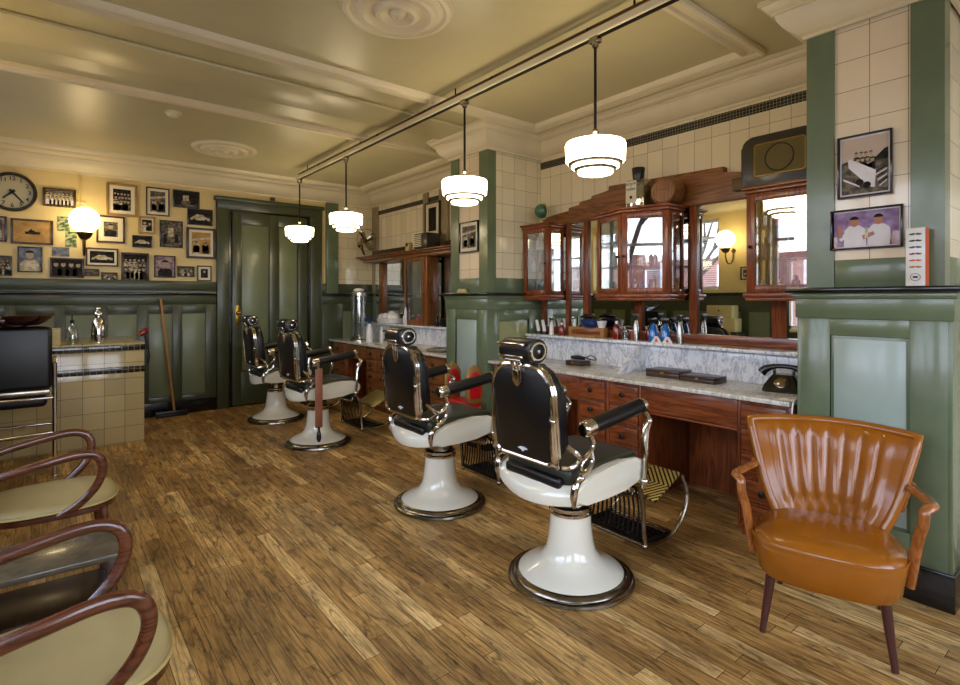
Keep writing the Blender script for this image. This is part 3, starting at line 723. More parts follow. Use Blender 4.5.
bb = B().grid(back_fn(1), nu, nv).grid(back_fn(0), nu, nv)
n = (nu + 1) * (nv + 1); W = nv + 1
edge = [i * W for i in range(nu + 1)] + [nu * W + j for j in range(1, W)] + [i * W + nv for i in range(nu - 1, -1, -1)] + [j for j in range(nv - 1, 0, -1)]
for i in range(len(edge)):
    a, c = edge[i], edge[(i + 1) % len(edge)]; bb.f.append([a, c, c + n, a + n]); bb.m.append(0)
bk = obj('backrest', bb, M['orange'], ac, ang=60)
def bp(s_, v): p = Vector(back_fn(1)(.5 + s_ / 2, v)); q = Vector(back_fn(0)(.5 + s_ / 2, v)); return (p + q) / 2 + Vector((.0, 0, 0))
rim = [bp(-1, v / 8) for v in range(9)] + [bp(-1 + 2 * i / 16, 1) for i in range(1, 16)] + [bp(1, 1 - v / 8) for v in range(9)]
obj('edge_roll', B().tube(rim, .021, 10, raw=True), M['orange'], bk, ang=60)
for s_ in (-1, 1):
    a = B().tube([(-.25, s_ * .27, .46), (-.21, s_ * .285, .55), (-.17, s_ * .30, .61)], [.016, .017, .018], 10, flat=.7)
    a.tube([(-.22, s_ * .29, .595), (-.10, s_ * .305, .602), (.06, s_ * .335, .612), (.15, s_ * .335, .620), (.185, s_ * .312, .607), (.185, s_ * .308, .56), (.15, s_ * .295, .48), (.115, s_ * .28, .34), (.10, s_ * .275, .28)], [.018, .021, .022, .022, .020, .019, .020, .020, .018], 12, flat=.75)
    obj('arm', a, M['armw'], ac)
    obj('leg', B().tube([(.17, s_ * .19, .28), (.20, s_ * .205, .14), (.235, s_ * .222, .0)], [.021, .017, .012], 12), M['legw'], ac)
    obj('leg', B().tube([(-.18, s_ * .17, .28), (-.215, s_ * .185, .14), (-.25, s_ * .20, .0)], [.020, .016, .012], 12), M['legw'], ac)

# ------------------------------------------------------------------ bentwood armchairs on the left (front = local +x)
def bentwood(label, loc, rz=0):
    t = thing('bentwood_armchair', label, 'armchair', loc, rz, 'bentwood armchairs along the left side')
    def so(k, dz=0):
        o = []
        for i in range(40):
            a = 2 * PI * i / 40; c, s_ = math.cos(a), math.sin(a)
            o.append((.27 * k * math.copysign(abs(c) ** .7, c), (.235 + .02 * c) * k * math.copysign(abs(s_) ** .75, s_)))
        return o
    obj('seat_rim', stack([[(x, y, z) for x, y in so(k)] for k, z in ((.98, .405), (1.0, .41), (1.0, .43), (.97, .435))]), M['bent'], t)
    obj('seat', stack([[(x, y, z) for x, y in so(k)] for k, z in ((.985, .435), (1.01, .442), (1.005, .455), (.97, .464), (.85, .470), (.5, .472), (.05, .472))]), M['cream_seat'], t, ang=60)
    obj('seat_piping', B().tube([(x, y, .441) for x, y in so(1.012)], .005, 6, closed=True, raw=True), M['cream_edge'], t)
    for s_ in (-1, 1):
        obj('leg', B().tube([(.20, s_ * .18, .42), (.22, s_ * .19, .2), (.245, s_ * .20, 0)], [.018, .016, .013], 10), M['bent'], t)
        obj('leg', B().tube([(-.20, s_ * .17, .42), (-.23, s_ * .18, .2), (-.28, s_ * .19, 0)], [.018, .016, .013], 10), M['bent'], t)
        obj('arm', B().tube([(-.30, s_ * .235, .60), (-.18, s_ * .262, .64), (-.02, s_ * .27, .675), (.10, s_ * .268, .692), (.17, s_ * .262, .672), (.192, s_ * .258, .61), (.165, s_ * .252, .53), (.10, s_ * .245, .46), (.03, s_ * .235, .42)], [.018, .019, .020, .020, .020, .019, .019, .018, .016], 12, flat=.72, up=(0, 1, 0)), M['bent'], t)
    obj('back_rail', B().tube([(-.22, -.19, .42), (-.27, -.215, .52), (-.30, -.235, .60), (-.36, -.2, .80), (-.39, -.08, .84), (-.39, .08, .84), (-.36, .2, .80), (-.30, .235, .60), (-.27, .215, .52), (-.22, .19, .42)], .018, 10), M['bent'], t)
    def pn(o):
        def fn(u, v):
            y = (u - .5) * .40; k = 1 - (2 * u - 1) ** 2
            return (-.27 - .06 * v - .055 * k + o, y, .56 + .20 * v)
        return fn
    pb = B().grid(pn(0), 12, 4).grid(pn(.012), 12, 4)
    obj('back_panel', pb, M['bent'], t)
    return t
bc = bentwood('bentwood armchair with cream seat on the near side of the low dark table', (.0, 1.79, 0), 0)
dup(bc, (-.005, 3.30, 0), math.radians(2), 'cream-seated bentwood armchair beyond the low dark table')
lt = thing('side_table', 'low dark wooden side table between the two cream-seated armchairs', 'side table', (-.10, 2.57, 0))
obj('table_top', B().box(-.28, .31, -.17, .17, .43, .455, .006), M['tabletop'], lt)
obj('shelf', B().box(-.26, .29, -.155, .155, .27, .285, .004), M['darkw'], lt)
for x in (-.25, .28):
    for y in (-.145, .145): obj('leg', B().box(x - .016, x + .016, y - .016, y + .016, 0, .43, .003), M['darkw'], lt)

# ------------------------------------------------------------------ tiled counter, salon chair, broom
tc_ = thing('tiled_counter', 'low cream-tiled counter with two black tile bands against the back wall', 'counter', (0, 0, 0))
obj('body', B().box(XL + .07, .735, 6.22, DB - .045, 0, .96, .003), M['tile_c'], tc_)
obj('tile_band', B().box(XL + .07, .742, 6.213, DB - .045, .895, .955, .002), M['tile_b'], tc_)
obj('tile_band', B().box(XL + .07, .742, 6.213, DB - .045, .685, .745, .002), M['tile_b'], tc_)
obj('top_slab', B().box(XL + .07, .738, 6.216, DB - .045, .958, .972, .003), M['tile_c'], tc_)
one('ceramic_block', B().box(-.04, .04, -.05, .05, 0, .16, .012), M['cream_edge'], 'small upright cream block on the tiled counter behind the black chair', 'block', (.045, 6.30, .972))
jb = thing('pump_bottle', 'clear pump bottle with black top and pale liquid on the tiled counter', 'bottle', (.17, 6.33, .972))
obj('glass_body', B().lathe([(0, 0), (.045, 0), (.048, .01), (.046, .13), (.03, .165), (.016, .18), (.014, .20), (0, .20)], (0, 0, 0), 20), M['jar'], jb)
obj('liquid', B().lathe([(0, .004), (.04, .004), (.041, .06), (0, .06)], (0, 0, 0), 20), simple('pale_green_liquid', (150, 160, 90), .1), jb)
obj('pump', B().lathe([(.016, .20), (.018, .23), (.006, .235), (.006, .27), (.012, .275), (.010, .29), (0, .295)], (0, 0, 0), 14).box(-.035, 0, -.006, .006, .272, .284, .003), M['cap'], jb)
fk = thing('chrome_flask', 'tall shiny chrome flask standing on the tiled counter', 'flask', (.37, 6.33, .972))
obj('body', B().lathe([(0, 0), (.058, 0), (.062, .01), (.058, .12), (.050, .20), (.036, .235), (.024, .25), (.024, .265), (.034, .27)], (0, 0, 0), 28), M['chrome'], fk)
obj('lid', B().lathe([(.034, .27), (.036, .28), (.030, .30), (.018, .312), (.016, .322), (.024, .33), (.022, .345), (0, .352)], (0, 0, 0), 28), M['chrome'], fk)
hd = thing('hand_dryer', 'brown and black hair dryer hanging at the right end of the tiled counter', 'hair dryer', (.76, 6.42, .98))
obj('barrel', B().tube([(-.05, -.01, .06), (.0, 0, .09), (.03, 0, .10)], [.03, .035, .026], 14), M['redl'], hd)
obj('handle', B().tube([(0, 0, .08), (.02, 0, .0), (.03, 0, -.09)], [.018, .017, .015], 12), M['cap'], hd)
obj('cord', B().tube([(.03, 0, -.09), (.045, .0, -.16), (.03, .0, -.24), (.02, 0, -.15)], .006, 8), M['cap'], hd)
br_ = thing('broom', 'broom with pale wooden handle leaning on the green wall panelling', 'broom', (1.14, 7.30, 0))
obj('handle', B().cyl((.03, 0, .05), (-.105, .045, 1.40), .0135, seg=12), M['straw'], br_)
obj('head', B().box(-.17, .17, -.035, .035, .03, .07, .008), M['cap'], br_)
obj('bristles', B().box(-.165, .165, -.03, .03, 0, .032, .003), M['iron'], br_)['kind'] = 'stuff'
# black salon chair, back to the camera
sc_ = thing('salon_chair', 'black padded washing chair with chrome tube frame and dark neck rest', 'salon chair', (-.30, 5.62, 0))
obj('seat', B().box(-.29, .29, -.24, .26, .56, .66, .035, seg=4), M['leather'], sc_)
obj('backrest', B().box(-.32, .32, -.29, -.20, .70, 1.19, .035, seg=4), M['leather'], sc_)
obj('backrest_bar', B().box(-.30, .31, -.265, -.225, .655, .70, .01), M['oldchrome'], sc_)
for s_ in (-1, 1):
    obj('leg', B().cyl((s_ * .335, -.25, 0), (s_ * .335, -.25, .90), .016, seg=12).cyl((s_ * .335, -.25, .0), (s_ * .335, -.25, .02), .026), M['chrome'], sc_)
    obj('leg', B().cyl((s_ * .335, .25, 0), (s_ * .335, .25, .80), .014, seg=12).tube([(s_ * .335, -.25, .90), (s_ * .335, -.1, .93), (s_ * .335, .2, .88), (s_ * .335, .25, .80)], .014, 10), M['chrome'], sc_)
for q in (((-.335, -.25, .33), (.335, -.25, .36)), ((-.335, .25, .34), (.335, .25, .34)), ((-.335, -.25, .63), (.335, -.25, .63)), ((-.335, .25, .60), (.335, .25, .60))): obj('crossbar', B().cyl(q[0], q[1], .0125, seg=12), M['chrome'], sc_)
nk = B()
def nfn(o):
    def fn(u, v):
        x = (u - .5) * .50; e = abs(2 * u - 1)
        return (x, -.25 - .09 + .2 * v, 1.20 + .055 * e ** 2.2 + .02 * math.sin(PI * v) * (1 - e) + o + .03 * math.sin(6 * u))
    return fn
nk.grid(nfn(0), 18, 6).grid(nfn(.02), 18, 6)
nk.lathe([(0, .0), (.07, .004), (.12, .03), (.15, .075), (.158, .078), (.14, .05), (.10, .03), (0, .02)], (.17, -.25, 1.195), 28, sx=1, sy=.6)
nk.tube([(-.30, -.25, 1.285), (-.18, -.24, 1.235), (-.06, -.24, 1.225), (.05, -.24, 1.24)], [.045, .035, .028, .02], 12)
obj('neck_rest', nk, simple('dark_oxblood', (58, 26, 20), .15, coat=.6), sc_)

# ------------------------------------------------------------------ counters along the right wall
def drawer_unit(name, label, y0, y1, rows, cols, ztop=.80, x0=3.19, group=None, mat='mahog_y'):
    t = thing(name, label, 'drawer cabinet', (0, 0, 0), group=group)
    obj('body', B().box(x0 + .012, XR - .03, y0, y1, .05, ztop, .003).box(x0 + .03, XR - .03, y0 + .01, y1 - .01, 0, .05), M['mahog'], t)
    fr = B()
    for c in range(cols + 1):
        y = y0 + (y1 - y0) * c / cols; a = max(y0, y - .016); d = min(y1, y + .016); fr.box(x0, x0 + .014, a, d, .05, ztop, .002)
    h = (ztop - .07) / rows
    for r in range(rows + 1): fr.box(x0 + .001, x0 + .014, y0, y1, .055 + r * h - .008 + .008, .055 + r * h + .014, .002)
    obj('face_frame', fr, M['mahog'], t)
    for c in range(cols):
        for r in range(rows):
            a = y0 + (y1 - y0) * c / cols + .022; d = y0 + (y1 - y0) * (c + 1) / cols - .022
            z0 = .055 + r * h + .018; z1 = .055 + (r + 1) * h - .003
            dr = obj('drawer', B().box(x0 - .006, x0 + .016, a, d, z0, z1, .004), M[mat], t)
            yc = (a + d) / 2; zc = (z0 + z1) / 2
            obj('knob', B().lathe([(.008, 0), (.008, .012), (.018, .018), (.020, .024), (.012, .032), (0, .034)], (0, 0, 0), 14, M=Matrix.Translation((x0 - .005, yc, zc)) @ Matrix.Rotation(-PI / 2, 4, 'Y')), M['cap'], dr)
    return t
drawer_unit('drawer_cabinet', 'double column of mahogany drawers under the middle of the near marble counter', 2.20, 2.77, 5, 2)
drawer_unit('drawer_cabinet', 'single column of mahogany drawers beside the tan leather armchair', 1.235, 1.53, 5, 1)
drawer_unit('drawer_cabinet', 'mahogany drawers at the pillar end of the near counter, behind the front barber chair', 3.50, 3.77, 5, 1)
drawer_unit('drawer_cabinet', 'column of wooden drawers under the far counter, behind the second barber chair', 4.55, 4.95, 5, 1, .785, 3.19, None, 'brownw')
drawer_unit('drawer_cabinet', 'double column of wooden drawers in the middle of the far counter', 5.72, 6.32, 5, 2, .785, 3.19, None, 'brownw')
drawer_unit('drawer_cabinet', 'wooden drawers at the back wall end of the far counter', 6.95, 7.35, 5, 1, .785, 3.19, None, 'brownw')
def apron(label, y0, y1, mat, zt=.80):
    t = thing('counter_apron', label, 'counter apron', (0, 0, 0))
    obj('board', B().box(3.195, 3.225, y0, y1, zt - .17, zt, .004).box(3.19, 3.23, y0, y1, zt - .185, zt - .172, .003), M[mat], t)
    obj('back_board', B().box(XR - .06, XR - .035, y0, y1, 0.0, zt), M['mahog'], t)
apron('plain mahogany apron over the knee space left of the telephone', 1.534, 2.196, 'mahog_y'); apron('mahogany apron over the knee space behind the front barber chair', 2.774, 3.496, 'mahog_y')
apron('wooden apron of the far counter near the pillar', 4.955, 5.715, 'brownw', .785); apron('wooden apron of the far counter near the glass jars', 6.325, 6.945, 'brownw', .785)

def station(y0, y1, name, ytop, label, lab2):
    zt = ytop
    wt = one('marble_worktop', B().box(3.14, XR - .02, y0, y1, zt - .028, zt, .006), M['marble_top'], label, 'worktop')
    ms = thing('marble_shelf', lab2, 'shelf', (0, 0, 0))
    obj('splashback', B().box(3.672, 3.692, y0, y1, zt, 1.042, .002), M['marble'], ms)
    obj('shelf_slab', B().box(3.60, XR - .02, y0 + .005, y1 - .005, 1.042, 1.066, .005), M['marble'], ms)
    return ms
W1 = station(1.225, 3.80, 'near', .838, 'grey-veined marble worktop between the two green pillars', 'raised white marble back shelf carrying the bottles under the near mirror')
for y in (1.245, 2.50, 3.765):
    obj('bracket', B().prism([(3.33, .838), (3.672, .838), (3.672, 1.042), (3.62, 1.042)], y - .011, y + .011, 'y', bev=.002), M['marble'], W1)
W2 = station(4.45, 7.385, 'far', .826, 'marble worktop of the far barber station by the back wall', 'raised marble back shelf of the far barber station')
# basin in the far top
bs_ = thing('wash_basin', 'shallow round basin with small tap set on the far marble worktop', 'basin', (3.40, 4.86, .826))
obj('bowl', B().lathe([(.11, .004), (.17, .0), (.20, .004), (.205, .016), (.195, .026), (.17, .02), (.12, .008), (0, .008)], (0, 0, 0), 32), M['oldchrome'], bs_)
obj('tap', B().tube([(.22, -.12, 0), (.22, -.12, .09), (.18, -.10, .11), (.14, -.08, .10)], .010, 10).box(.19, .25, -.125, -.115, .09, .10, .003), M['chrome'], bs_)

# near mirror unit
mu = thing('mirror_unit', 'wide stepped wooden mirror back with tall posts over the near marble counter', 'mirror', (0, 0, 0))
b = B()
step = [(1.19, 2.11), (1.19, 2.215), (1.62, 2.255), (1.62, 2.275), (1.81, 2.285), (1.81, 2.30), (1.93, 2.315), (1.93, 2.36), (2.95, 2.385), (2.95, 2.345), (3.14, 2.325), (3.14, 2.30), (3.28, 2.29), (3.28, 2.265), (3.41, 2.255), (3.41, 2.225), (3.60, 2.21), (3.78, 2.19), (3.78, 2.11)]
b.prism(step[::-1], 3.805, XR - .005, 'x', bev=.003)
obj('pediment', b, M['brownw'], mu)
obj('mirror_glass', B().box(3.838, 3.846, 1.2, 3.78, 1.10, 2.12), M['mirror'], mu)
for p, q in ((1.20, 1.245), (1.505, 1.60), (2.14, 2.20), (2.62, 2.70), (3.19, 3.245), (3.42, 3.46), (3.735, 3.78)):
    obj('post', B().box(3.815, 3.842, p, q, 1.136, 2.109, .003), M['mahog'], mu)
obj('bottom_rail', B().box(3.80, 3.843, 1.2, 3.78, 1.066, 1.135, .003), M['mahog_y'], mu)
obj('back_panel', B().box(3.847, XR - .003, 1.2, 3.78, 1.066, 2.12), M['darkw'], mu)
# canted glass-door cabinets
def frame_door(b, P, Q, z0, z1, w=.045, t=.018):
    """rails and stiles of a glazed door from P to Q (plan points)"""
    P = Vector((*P, 0)); Q = Vector((*Q, 0)); L = (Q - P).length; d = (Q - P) / L; nrm = Vector((d.y, -d.x, 0))
    Mx = Matrix(((d.x, nrm.x, 0, P.x), (d.y, nrm.y, 0, P.y), (0, 0, 1, 0), (0, 0, 0, 1)))
    for x0, x1, a, c in ((0, w, z0, z1), (L - w, L, z0, z1), (w, L - w, z0, z0 + w), (w, L - w, z1 - w, z1)): b.box(x0, x1, -t / 2, t / 2, a, c, .003, M=Mx)
    return Mx, L
def cabinet(label, plan, z0, z1, doors, knobs, group='glass-fronted wall cabinets'):
    """plan: from wall round the front back to wall, ordered +y to -y"""
    t = thing('glass_cabinet', label, 'cabinet', (0, 0, 0), group=group)
    n = len(plan); cx = sum(p[0] for p in plan) / n; cy = sum(p[1] for p in plan) / n
    def grow(k): return [(min(x - k if x < 3.7 else x, 3.798), y + (k if y > cy + .05 else (-k if y < cy - .05 else 0))) for x, y in plan]
    obj('base_board', B().prism(grow(.022), z0, z0 + .028, 'z', bev=.004).prism(grow(.012), z0 - .022, z0, 'z', bev=.004), M['mahog_y'], t)
    obj('crown_board', B().prism(grow(.016), z1 - .02, z1 + .004, 'z', bev=.004).prism(grow(.03), z1 + .004, z1 + .022, 'z', bev=.005), M['mahog_y'], t)
    for i in range(n - 1):
        P, Q = plan[i], plan[i + 1]
        fb = B(); Mx, L = frame_door(fb, P, Q, z0 + .03, z1 - .022, doors[i])
        nm = 'door' if doors[i] > .03 and knobs[i] is not None else 'side_frame'
        dr = obj(nm, fb, M['mahog'], t)
        obj('pane', B().box(doors[i] - .004, L - doors[i] + .004, -.002, .002, z0 + .03 + doors[i] - .004, z1 - .022 - doors[i] + .004, M=Mx), M['glass'], dr)
        if knobs[i] is not None:
            kx = doors[i] * .5 if knobs[i] == 0 else L - doors[i] * .5
            nr = Vector((Mx[0][1], Mx[1][1], 0)); s_ = -1 if nr.x > 0 else 1
            base = Mx @ Vector((kx, s_ * .01, (z0 + z1) / 2 - .02))
            kb = B().cyl(base, base + nr * s_ * .014, .005, .005, 8).sphere(base + nr * s_ * .02, .011, seg=12)
            obj('knob', kb, M['cap'], dr)
    for zz in (z0 + (z1 - z0) * .36, z0 + (z1 - z0) * .66):
        sh = B().prism([(min(x + .012, 3.796), y) for x, y in plan], zz, zz + .006, 'z')
        obj('shelf', sh, M['jar'], t)
    return t
xb = 3.798
cabinet('glass-fronted cabinet under the green globe, at the far pillar', [(xb, 3.80), (3.60, 3.80), (3.60, 3.475), (xb, 3.475)], 1.41, 2.09, (.035, .045, .035), (None, 1, None))
cabinet('widest glass-fronted cabinet with a pointed bow, under the white bottle', [(xb, 2.90), (3.60, 2.90), (3.485, 2.575), (3.60, 2.24), (xb, 2.24)], 1.41, 2.09, (.03, .045, .045, .035), (None, 1, 0, None))
cabinet('glass-fronted cabinet beside the near green pillar, under the dark radio', [(xb, 1.66), (3.60, 1.66), (3.60, 1.21), (xb, 1.21)], 1.41, 2.11, (.035, .05, .035), (None, 0, None))
# cabinet contents
random.seed(5)
def bottle(name, label, loc, h, r, mat, capm, group=None, cat='bottle'):
    t = thing(name, label, cat, loc, group=group)
    obj('body', B().lathe([(0, 0), (r, 0), (r * 1.03, h * .03), (r, h * .62), (r * .85, h * .70), (r * .38, h * .80), (r * .36, h * .86), (0, h * .86)], (0, 0, 0), 18), mat, t)
    obj('cap', B().lathe([(r * .45, h * .85), (r * .48, h * .86), (r * .42, h * .99), (0, h)], (0, 0, 0), 14), capm, t)
    return t
def small(label, loc, h, r, mat, cat, group):
    return one(cat.replace(' ', '_'), B().lathe([(0, 0), (r, 0), (r, h * .7), (r * .5, h * .8), (r * .5, h), (0, h)], (0, 0, 0), 14), mat, label, cat, loc, group=group)
cz = {0: 1.438, 1: 1.661, 2: 1.865}
cols_ = [M['jar'], M['white'], M['steel'], M['redl'], M['brass'], M['navy'], M['cap']]
for (yy0, yy1, nm) in ((3.53, 3.75, 'under the green globe'), (2.36, 2.80, 'under the white bottle'), (1.28, 1.60, 'beside the near pillar')):
    for lv, z in cz.items():
        k = 0; y = yy1
        while y > yy0:
            h = random.uniform(.08, .15); r = random.uniform(.018, .028); ci = random.randrange(7)
            small('%s bottle, %s from left, %s shelf of cabinet %s' % (('clear glass', 'white', 'steel', 'dark red', 'brass', 'navy', 'black')[ci], ('first', 'second', 'third', 'fourth', 'fifth', 'sixth', 'seventh')[k], ('bottom', 'middle', 'top')[lv], nm), (random.uniform(3.68, 3.74), y, z), h, r, cols_[ci], 'bottle', 'bottles in the cabinet ' + nm); k += 1
            y -= random.uniform(.075, .11)
one('soap_bar', B().box(-.03, .03, -.055, .055, 0, .045, .01), M['pink'], 'bright pink box low in the bowed glass cabinet, left one', 'box', (3.62, 2.545, 1.438), group=None)
one('soap_bar', B().box(-.03, .03, -.045, .045, 0, .04, .01), M['pink'], 'bright pink box low in the bowed glass cabinet, right one', 'box', (3.62, 2.43, 1.438))
one('cigar_box', B().box(-.05, .05, -.09, .09, 0, .09, .006), M['redl'], 'red-brown box on the middle shelf of the cabinet beside the near pillar', 'box', (3.68, 1.36, 1.661))
one('cigar_box', B().box(-.05, .05, -.08, .08, 0, .05, .006), M['orangel'], 'long reddish box on the top shelf of the cabinet beside the near pillar', 'box', (3.68, 1.42, 1.867))

# things on top of the near unit
g = thing('desk_globe', 'green terrestrial globe on a pale stand atop the far glass cabinet', 'globe', (3.70, 3.66, 2.112))
obj('ball', B().sphere((0, 0, .135), .070, seg=28), M['globe'], g)
obj('stand', B().lathe([(0, 0), (.05, 0), (.052, .008), (.03, .016), (.012, .022), (.010, .05), (0, .05)], (0, 0, 0), 20).tube([(0, 0, .045), (0, -.055, .065), (0, -.078, .12), (0, -.06, .19), (0, -.02, .205)], .006, 8), M['cream_edge'], g)
cb = thing('cologne_bottle', 'large square bottle with white label and black cap on the bowed cabinet', 'bottle', (3.66, 2.545, 2.112))
obj('body', B().box(-.055, .055, -.085, .085, 0, .235, .014, seg=3), M['jar'], cb)
obj('liquid', B().box(-.05, .05, -.08, .08, .006, .19, .012, seg=3), simple('amber_oil', (120, 112, 46), .08), cb)
lb = B().box(-.0585, -.0555, -.02, .078, .05, .225, .001)
lab = obj('label', lb, M['paper'], cb)
RX = Matrix(((0, 0, -1, -.0592), (-1, 0, 0, 0), (0, 1, 0, 0), (0, 0, 0, 1)))
tb = B()
for s_, z, sz in (('ACQUA', .200, .026), ('DI', .180, .013), ('PARMA', .158, .026)):
    v, f = text(s_, sz); tb.add(v, f, 0, Matrix.Translation((0, .029, z)) @ RX)
tb.lathe([(.0, 0), (.013, 0)], (0, 0, 0), 16, M=Matrix.Translation((-.0592, .029, .095)) @ Matrix.Rotation(-PI / 2, 4, 'Y'))
obj('lettering', tb, M['cap'], lab, recalc=False)
obj('cap', B().lathe([(.040, .232), (.043, .24), (.052, .325), (.050, .33), (0, .33)], (0, 0, 0), 24), M['cap'], cb)
rd = thing('round_wooden_box', 'round drum-shaped dark wooden box with a ringed front beside the large white-labelled bottle', 'box', (3.68, 2.30, 2.112))
RD = Matrix.Translation((0, 0, .108)) @ Matrix.Rotation(-PI / 2, 4, 'Y')
obj('drum', B().lathe([(0, -.07), (.10, -.07), (.107, -.062), (.107, .055), (.10, .065), (0, .065)], (0, 0, 0), 40, M=RD), M['brownw'], rd)
obj('front_ring', B().lathe([(.086, .064), (.090, .069), (.094, .064)], (0, 0, 0), 40, M=RD, caps=False), M['brass'], rd)
obj('front_panel', B().lathe([(0, .0655), (.084, .0655), (.084, .06), (0, .06)], (0, 0, 0), 40, M=RD).box(-.067, -.064, -.05, .05, .10, .118, .001), M['brownz'], rd)
obj('foot', B().box(-.05, .05, -.05, .05, 0, .012, .003), M['brownw'], rd)
rb = thing('radio', 'large dark radio with rounded corners and olive speaker cloth beside the near pillar', 'radio', (3.68, 1.475, 2.132))
obj('casing', B().prism(rrect(0, .165, .46, .33, .03, 6, top=.07), -.075, .09, 'x', bev=.012), M['radiogrey'], rb)
obj('speaker_cloth', B().box(-.079, -.073, -.16, .14, .07, .27), M['speaker'], rb)
obj('speaker_cone', B().tube([(-.080, -.01 + .085 * math.cos(2 * PI * k / 30), .17 + .085 * math.sin(2 * PI * k / 30)) for k in range(30)], .004, 6, closed=True, raw=True), M['radiogrey'], rb)
obj('trim', B().tube([(-.079, p, q) for p, q in rrect(-.01, .17, .305, .205, .015, 4)], .004, 6, closed=True, raw=True), M['brass'], rb)
sb = thing('wooden_sign_block', 'small carved brown box in front of the large dark radio', 'box', (3.65, 1.70, 2.132))
obj('block', B().box(-.03, .03, -.05, .075, 0, .085, .004), M['darkw'], sb)
obj('carved_face', B().box(-.034, -.028, -.045, .07, .008, .077, .002), simple('carved_relief', (96, 76, 44), .5, .3, bmp=.8, bs_=60), sb)

# items on the near shelf (z of shelf top 1.066)
SZ = 1.066
def spray(label, loc, h=.17, r=.028, mat='steel', col='cap', rz=0):
    t = thing('spray_bottle', label, 'spray bottle', loc, rz)
    obj('body', B().lathe([(0, 0), (r, 0), (r, h * .05), (r * .92, h * .5), (r * .5, h * .78), (r * .42, h * .84), (0, h * .84)], (0, 0, 0), 20), M[mat], t)
    obj('trigger', B().lathe([(r * .5, h * .82), (r * .5, h * .9), (r * .35, h * .93), (0, h * .93)], (0, 0, 0), 14).box(-r * 1.7, r * .9, -.009, .009, h * .93, h * 1.08, .004).tube([(-r * .9, 0, h * .94), (-r * 1.2, 0, h * .82), (-r * 1.5, 0, h * .72)], .005, 8), M[col], t)
    return t
spray('silver spray bottle between the pink cards and the red bottle, black trigger', (3.67, 2.50 + .075, SZ), .20)
spray('silver spray bottle in front of the mirror post, right of the folded cards', (3.67, 2.19, SZ), .20)
spray('small white and silver sprayer at the left end of the marble shelf', (3.70, 3.53, SZ), .15, .022, 'white', 'steel')
spray('left of the two blue spray bottles, black top', (3.70, 2.435, SZ), .17, .038, 'bluel')
spray('right of the two blue spray bottles, black top', (3.70, 2.33, SZ), .17, .038, 'bluel')
bottle('tonic_bottle', 'dark red tonic bottle with white cap before the blue bowl', (3.68, 2.77, SZ), .15, .03, M['redl'], M['white'])
bottle('tonic_bottle', 'short red-brown bottle near the left end of the marble shelf', (3.70, 3.40, SZ), .115, .028, M['redl'], M['white'])
bottle('lotion_bottle', 'orange bottle beside the silver spray bottle', (3.72, 2.63, SZ), .10, .022, M['orangel'], M['orangel'])
bottle('lotion_bottle', 'dark brown bottle left of the blue spray bottles', (3.76, 2.52, SZ), .12, .022, M['redl'], M['cap'])
jr = thing('comb_jar', 'low silver jar on the shelf between the red and silver bottles', 'jar', (3.70, 2.70, SZ))
obj('jar_body', B().lathe([(0, 0), (.034, 0), (.036, .06), (.03, .065), (0, .065)], (0, 0, 0), 20), M['jar'], jr)
obj('lid', B().lathe([(.034, .065), (.034, .082), (.012, .09), (.012, .1), (0, .102)], (0, 0, 0), 20), M['steel'], jr)
fc = thing('folded_card', 'white folded paper card with pink centre, left one on the marble shelf', 'card', (3.64, 2.37, SZ), 0, 'folded paper cards on the shelf')
obj('card', B().prism([(-.045, 0), (-.015, .045), (.0, .05), (.015, .045), (.045, 0)], -.002, .002, 'x'), M['white'], fc)
obj('printed_mark', B().prism([(-.014, .006), (0, .034), (.014, .006)], -.0035, -.002, 'x'), M['pink'], fc)
dup(fc, (3.64, 2.275, SZ), label='white folded paper card with pink centre, right one by the silver sprayer')
bx = thing('shelf_box', 'low orange wooden box on the marble shelf carrying the blue bowl', 'box', (3.73, 3.12, SZ))
obj('box_body', B().box(-.03, .03, -.20, .20, 0, .085, .003), M['straw'], bx)
obj('drawer_line', B().box(-.033, -.029, -.16, .16, .02, .065, .002), M['mahog_y'], bx)
one('blue_bowl', B().lathe([(0, 0), (.05, 0), (.082, .03), (.088, .07), (.082, .072), (.074, .035), (0, .015)], (0, 0, 0), 24), M['navy'], 'dark blue round bowl on the orange wooden box', 'bowl', (3.705, 3.07, SZ + .085))
one('white_cup', B().lathe([(0, 0), (.03, 0), (.046, .06), (.042, .06), (.028, .006), (0, .006)], (0, 0, 0), 20), M['white'], 'white cup on the box right of the blue bowl', 'cup', (3.72, 2.955, SZ + .085))
one('hair_brush', B().tube([(0, .09, .02), (0, .03, .03), (0, -.03, .03), (0, -.08, .02)], [.008, .02, .022, .01], 12), M['cap'], 'black brush lying over the blue bowl', 'brush', (3.705, 3.09, SZ + .085 + .068))
for i, (y, l) in enumerate(((3.70, 'left white handled clippers standing at the end of the marble shelf'), (3.62, 'right white handled clippers standing at the end of the marble shelf'))):
    c = thing('hair_clipper', l, 'clipper', (3.70, y, SZ))
    obj('handle', B().tube([(0, 0, .01), (-.0, .01, .06), (0, .03, .13)], [.018, .018, .014], 12), M['white'], c)
    obj('holder', B().lathe([(0, 0), (.035, 0), (.03, .025), (0, .025)], (0, 0, 0), 18), M['cap'], c)
cmb = thing('wooden_comb', 'pale wooden comb lying on the marble shelf near the telephone', 'comb', (3.63, 1.75, SZ))
obj('spine', B().box(-.008, .012, -.09, .09, 0, .012, .003), M['straw'], cmb)
tt = B()
for i in range(26): tt.box(-.028, -.007, -.085 + i * .0067, -.082 + i * .0067, .002, .008)
obj('teeth', tt, M['straw'], cmb)['kind'] = 'stuff'
one('razor_case', B().box(-.014, .014, -.08, .08, 0, .018, .004), M['straw'], 'light wooden razor lying before the orange box', 'razor', (3.625, 3.03, SZ))
